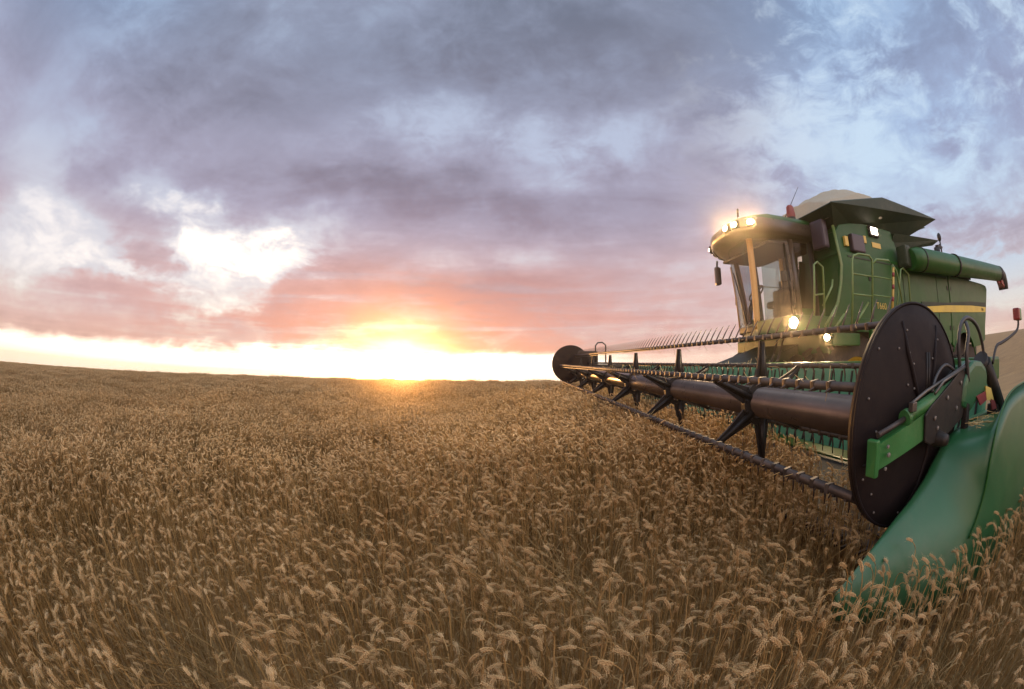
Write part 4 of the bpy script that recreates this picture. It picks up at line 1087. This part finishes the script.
def mid_stem(raw, r_, off, h, lean, nod, az_, seg=3):
    st_, ear = stem_curve(r_, h, lean, nod, az_)
    st_ = [st_[i] + off for i in (0, 4, 8, 11, 13)]; ear = [ear[i] + off for i in (0, 2, 4, 6, 9)]
    raw.tube(st_, [0.0026, 0.0024, 0.0021, 0.0020, 0.0020], 3, 0)
    raw.tube(ear, [0.0022, 0.0044, 0.0047, 0.0040, 0.0016], 5, 1)
    for k in range(1, 5):
        t = ear[k] - ear[k - 1]; t /= np.linalg.norm(t); u, v = rot_to(t)
        for q in range(2):
            a = r_.uniform(0, 6.28); o_ = u * math.cos(a) + v * math.sin(a); b0 = ear[k - 1] + o_ * 0.005
            raw.addm([b0 + v * 0.001, b0 - v * 0.001, b0 + (t * 0.9 + o_ * 0.35) * 0.020], [(0, 1, 2)], 1)
    if r_.random() < 0.4: leaf(raw, r_, st_[2] - (st_[2] - st_[1]) * r_.uniform(0.1, 0.8), r_.uniform(0, 6.28), r_.uniform(0.1, 0.2), 0.009)
def far_stem(raw, r_, off, h, lean, nod, az_):
    st_, ear = stem_curve(r_, h, lean, nod, az_)
    raw.tube([st_[4] + off, st_[9] + off, st_[13] + off], [0.003, 0.003, 0.003], 3, 0)
    raw.tube([ear[0] + off, ear[3] + off, ear[6] + off, ear[9] + off], [0.0035, 0.0060, 0.0058, 0.002], 4, 1)

VAR = bpy.data.collections.new('wheat_variants')
r_ = random.Random(5)
HGT = 0.575
def params(lodge=0.0):
    h = HGT * r_.uniform(0.84, 1.10); az_ = r_.gauss(0.0, 0.9)
    lean = abs(r_.gauss(0.03, 0.06)) + lodge
    nod = r_.choice([r_.uniform(0.9, 1.6), r_.uniform(1.5, 2.3), r_.uniform(1.8, 2.7), r_.uniform(0.4, 1.0)])
    return h, lean, nod, az_
idx = {'near': [], 'mid': [], 'far': []}
def add_variant(kind, raw):
    i = sum(len(v) for v in idx.values()); nm = 'wheat_plant_%03d' % i
    ob = bpy.data.objects.new(nm, raw.build(nm)); VAR.objects.link(ob); idx[kind].append(i)
for k in range(18):
    raw = Raw(); full_stem(raw, r_, np.zeros(3), *params(0.0 if k < 13 else 0.45 + 0.12 * (k - 13))); add_variant('near', raw)
for k in range(8):
    raw = Raw()
    for q in range(28):
        off = np.array([r_.uniform(-.13, .13), r_.uniform(-.13, .13), 0]); mid_stem(raw, r_, off, *params(0.0 if r_.random() < 0.93 else 0.4))
    add_variant('mid', raw)
for k in range(6):
    raw = Raw()
    for q in range(150):
        off = np.array([r_.uniform(-.34, .34), r_.uniform(-.34, .34), 0]); far_stem(raw, r_, off, *params(0.0 if r_.random() < 0.95 else 0.4))
    add_variant('far', raw)

def keep_mask(P):
    x, y = P[:, 0], P[:, 1]
    ok = np.hypot(x, y) > 0.42
    swath = (x > 2.62) & (y > 1.28) & (y < 13.0)
    div = (y > 0.80) & (y < 1.30) & (x > 1.25 ) & (y > 1.06 - 0.26 * np.clip((x - 1.22) / 0.9, 0, 1))
    right = (x > 7.5) & (y < 1.3) & (y > -40)
    right2 = (x > 14) & (y > -40) & (y < 70)
    return ok & ~swath & ~div & ~right & ~right2
def jitter_grid(x0, x1, y0, y1, cell):
    xs = np.arange(x0, x1, cell); ys = np.arange(y0, y1, cell); X, Y = np.meshgrid(xs, ys)
    P = np.stack([X.ravel(), Y.ravel()], 1) + rng.uniform(0, cell, (X.size, 2)); return P
R1, R2 = 3.6, 11.0
A = jitter_grid(-4, 8, -2.2, 4, 0.052); d = np.hypot(A[:, 0], A[:, 1]); A = A[(d < R1) & keep_mask(A)]
B = jitter_grid(-12, 9, -2.2, 12, 0.215); d = np.hypot(B[:, 0], B[:, 1]); B = B[(d >= R1 - 0.08) & (d < R2) & keep_mask(B)]
Cc = jitter_grid(-85, 14, -6, 34, 0.56); d = np.hypot(Cc[:, 0], Cc[:, 1]); Cc = Cc[(d >= R2 - 0.2) & keep_mask(Cc) & (Cc[:, 1] > -2.5) & (Cc[:, 1] < 30)]
pts = []; rot = []; scl = []; ids = []
def spread(P, kind, hj):
    n = len(P); z = ground(P[:, 0], P[:, 1]) - 0.01
    pts.append(np.column_stack([P, z]))
    # prevailing lean: the crop nods one way, swirling slowly over the field
    sw = 0.7 * np.sin(P[:, 0] * 0.9 + 1.3) + 0.6 * np.sin(P[:, 1] * 0.7 - P[:, 0] * 0.4)
    rz = 2.75 + sw + rng.normal(0, 0.55 if kind != 'near' else 0.75, n)
    tx = rng.normal(0, 0.075, n); ty = rng.normal(0, 0.075, n)
    rot.append(np.column_stack([tx, ty, rz])); s = rng.normal(1, hj, n).clip(0.75, 1.18)
    x_, y_ = P[:, 0], P[:, 1]
    tall = 0.26 * sstep((x_ + 1.2) / 2.2) * sstep((y_ - 1.9) / 1.8) * sstep((17 - y_) / 6)
    tall = tall + 0.18 * np.exp(-((x_ - 2.45) ** 2 / 1.0 + (y_ - 0.62) ** 2 / 0.05))
    tall = tall + 0.12 * np.exp(-((x_ - 1.2) ** 2 / 0.12 + (y_ - 0.88) ** 2 / 0.02))
    und = 1 + tall + 0.05 * np.sin(P[:, 0] * 1.7 + P[:, 1] * 0.8) + 0.04 * np.sin(P[:, 1] * 2.3 - P[:, 0])
    scl.append(s * und); v = rng.choice(idx[kind][:13] if kind == 'near' else idx[kind], n)
    if kind == 'near':      # patches beaten down by wind and rain, stalks lying across each other
        beat = np.sin(3.1 * x_ + 1.7 * y_ + 0.4) * np.sin(2.3 * y_ - 1.9 * x_ + 0.8)
        down = (beat > 0.42) & (rng.random(n) < 0.75)
        v = np.where(down, rng.choice(idx[kind][13:], n), v)
        rot[-1][down, 2] = 0.6 + 2.4 * np.sign(np.sin(1.3 * x_[down] + 0.5)) + rng.normal(0, 0.5, down.sum())
    ids.append(v)
spread(A, 'near', 0.08); spread(B, 'mid', 0.07); spread(Cc, 'far', 0.085)
pts = np.concatenate(pts); rot = np.concatenate(rot); scl = np.concatenate(scl); ids = np.concatenate(ids)
me = bpy.data.meshes.new('wheat_crop'); me.vertices.add(len(pts)); me.vertices.foreach_set('co', pts.astype(np.float32).ravel())
a_ = me.attributes.new('rot', 'FLOAT_VECTOR', 'POINT'); a_.data.foreach_set('vector', rot.astype(np.float32).ravel())
a_ = me.attributes.new('scl', 'FLOAT', 'POINT'); a_.data.foreach_set('value', scl.astype(np.float32))
a_ = me.attributes.new('vid', 'INT', 'POINT'); a_.data.foreach_set('value', ids.astype(np.int32))
crop = bpy.data.objects.new('wheat_crop', me); COL.objects.link(crop)
crop['kind'] = 'stuff'; crop['label'] = 'ripe golden wheat standing across the whole field'; crop['category'] = 'wheat'
gt = bpy.data.node_groups.new('wheat_scatter', 'GeometryNodeTree')
gt.interface.new_socket('Geometry', in_out='INPUT', socket_type='NodeSocketGeometry'); gt.interface.new_socket('Geometry', in_out='OUTPUT', socket_type='NodeSocketGeometry')
gi = gt.nodes.new('NodeGroupInput'); go = gt.nodes.new('NodeGroupOutput')
iop = gt.nodes.new('GeometryNodeInstanceOnPoints'); ci = gt.nodes.new('GeometryNodeCollectionInfo')
ci.inputs['Collection'].default_value = VAR; ci.inputs['Separate Children'].default_value = True; ci.inputs['Reset Children'].default_value = True
def named(nm, ty):
    n = gt.nodes.new('GeometryNodeInputNamedAttribute'); n.data_type = ty; n.inputs['Name'].default_value = nm
    return next(o for o in n.outputs if o.enabled and o.name == 'Attribute')
iop.inputs['Pick Instance'].default_value = True
gt.links.new(gi.outputs[0], iop.inputs['Points']); gt.links.new(ci.outputs[0], iop.inputs['Instance'])
gt.links.new(named('vid', 'INT'), iop.inputs['Instance Index'])
e2r = gt.nodes.new('FunctionNodeEulerToRotation'); gt.links.new(named('rot', 'FLOAT_VECTOR'), e2r.inputs[0]); gt.links.new(e2r.outputs[0], iop.inputs['Rotation'])
cx_ = gt.nodes.new('ShaderNodeCombineXYZ'); sa_ = named('scl', 'FLOAT')
for k in range(3): gt.links.new(sa_, cx_.inputs[k])
gt.links.new(cx_.outputs[0], iop.inputs['Scale']); gt.links.new(iop.outputs[0], go.inputs[0])
md = crop.modifiers.new('scatter', 'NODES'); md.node_group = gt

# distant wheat read as one rough canopy, from where single ears can no longer be told apart
def canopy_mat():
    m = bpy.data.materials.new('wheat_canopy'); m.use_nodes = True
    nt = m.node_tree; nt.nodes.clear(); g = NT(nt)
    out = g.new('ShaderNodeOutputMaterial'); b = g.new('ShaderNodeBsdfPrincipled'); nt.links.new(b.outputs[0], out.inputs[0])
    t = g.new('ShaderNodeTexCoord').outputs['Object']
    f = g.noise(t, 9, 5, 0.7); c = g.ramp(f, [(0.3, (0.10, 0.06, 0.03)), (0.55, (0.28, 0.18, 0.085)), (0.75, (0.42, 0.28, 0.14))])
    g.put(b.inputs['Base Color'], c); b.inputs['Roughness'].default_value = 0.85
    bn = g.new('ShaderNodeBump'); bn.inputs['Distance'].default_value = 0.08; g.put(bn.inputs['Height'], f); nt.links.new(bn.outputs[0], b.inputs['Normal'])
    return m
def canz(x, y):
    d = np.hypot(x, y); g = ground(x, y) + 0.44
    return np.where(d < 9, ground(x, y) - 0.3, g) + 0.0
can = grid_obj('distant_wheat', axis_grid(-290, 13, -90, 13, 1.0, 1.2), axis_grid(13.4, 290, 13.5, 40, 1.0, 1.2), canz, canopy_mat(), 'stuff')
can['label'] = 'distant ripe wheat merging into one canopy along the crest'; can['category'] = 'wheat'

# ------------------------------------------------------------------ harvest dust hanging in the air
def add_haze(density, aniso, col):
    mb = MB(); mb.bb((-420, -300, -12), (420, 420, 7.6))
    m = bpy.data.materials.new('haze'); m.use_nodes = True; nt = m.node_tree; nt.nodes.clear()
    out = nt.nodes.new('ShaderNodeOutputMaterial'); v = nt.nodes.new('ShaderNodeVolumePrincipled')
    v.inputs['Density'].default_value = density; v.inputs['Anisotropy'].default_value = aniso; v.inputs['Color'].default_value = (*col, 1)
    nt.links.new(v.outputs[0], out.inputs['Volume'])
    me = mb.mesh('haze', m); o = bpy.data.objects.new('haze', me); COL.objects.link(o); o['kind'] = 'stuff'; o['label'] = 'thin golden dust hanging over the field'; o['category'] = 'haze'
add_haze(0.0027, 0.94, (1.0, 0.82, 0.60))
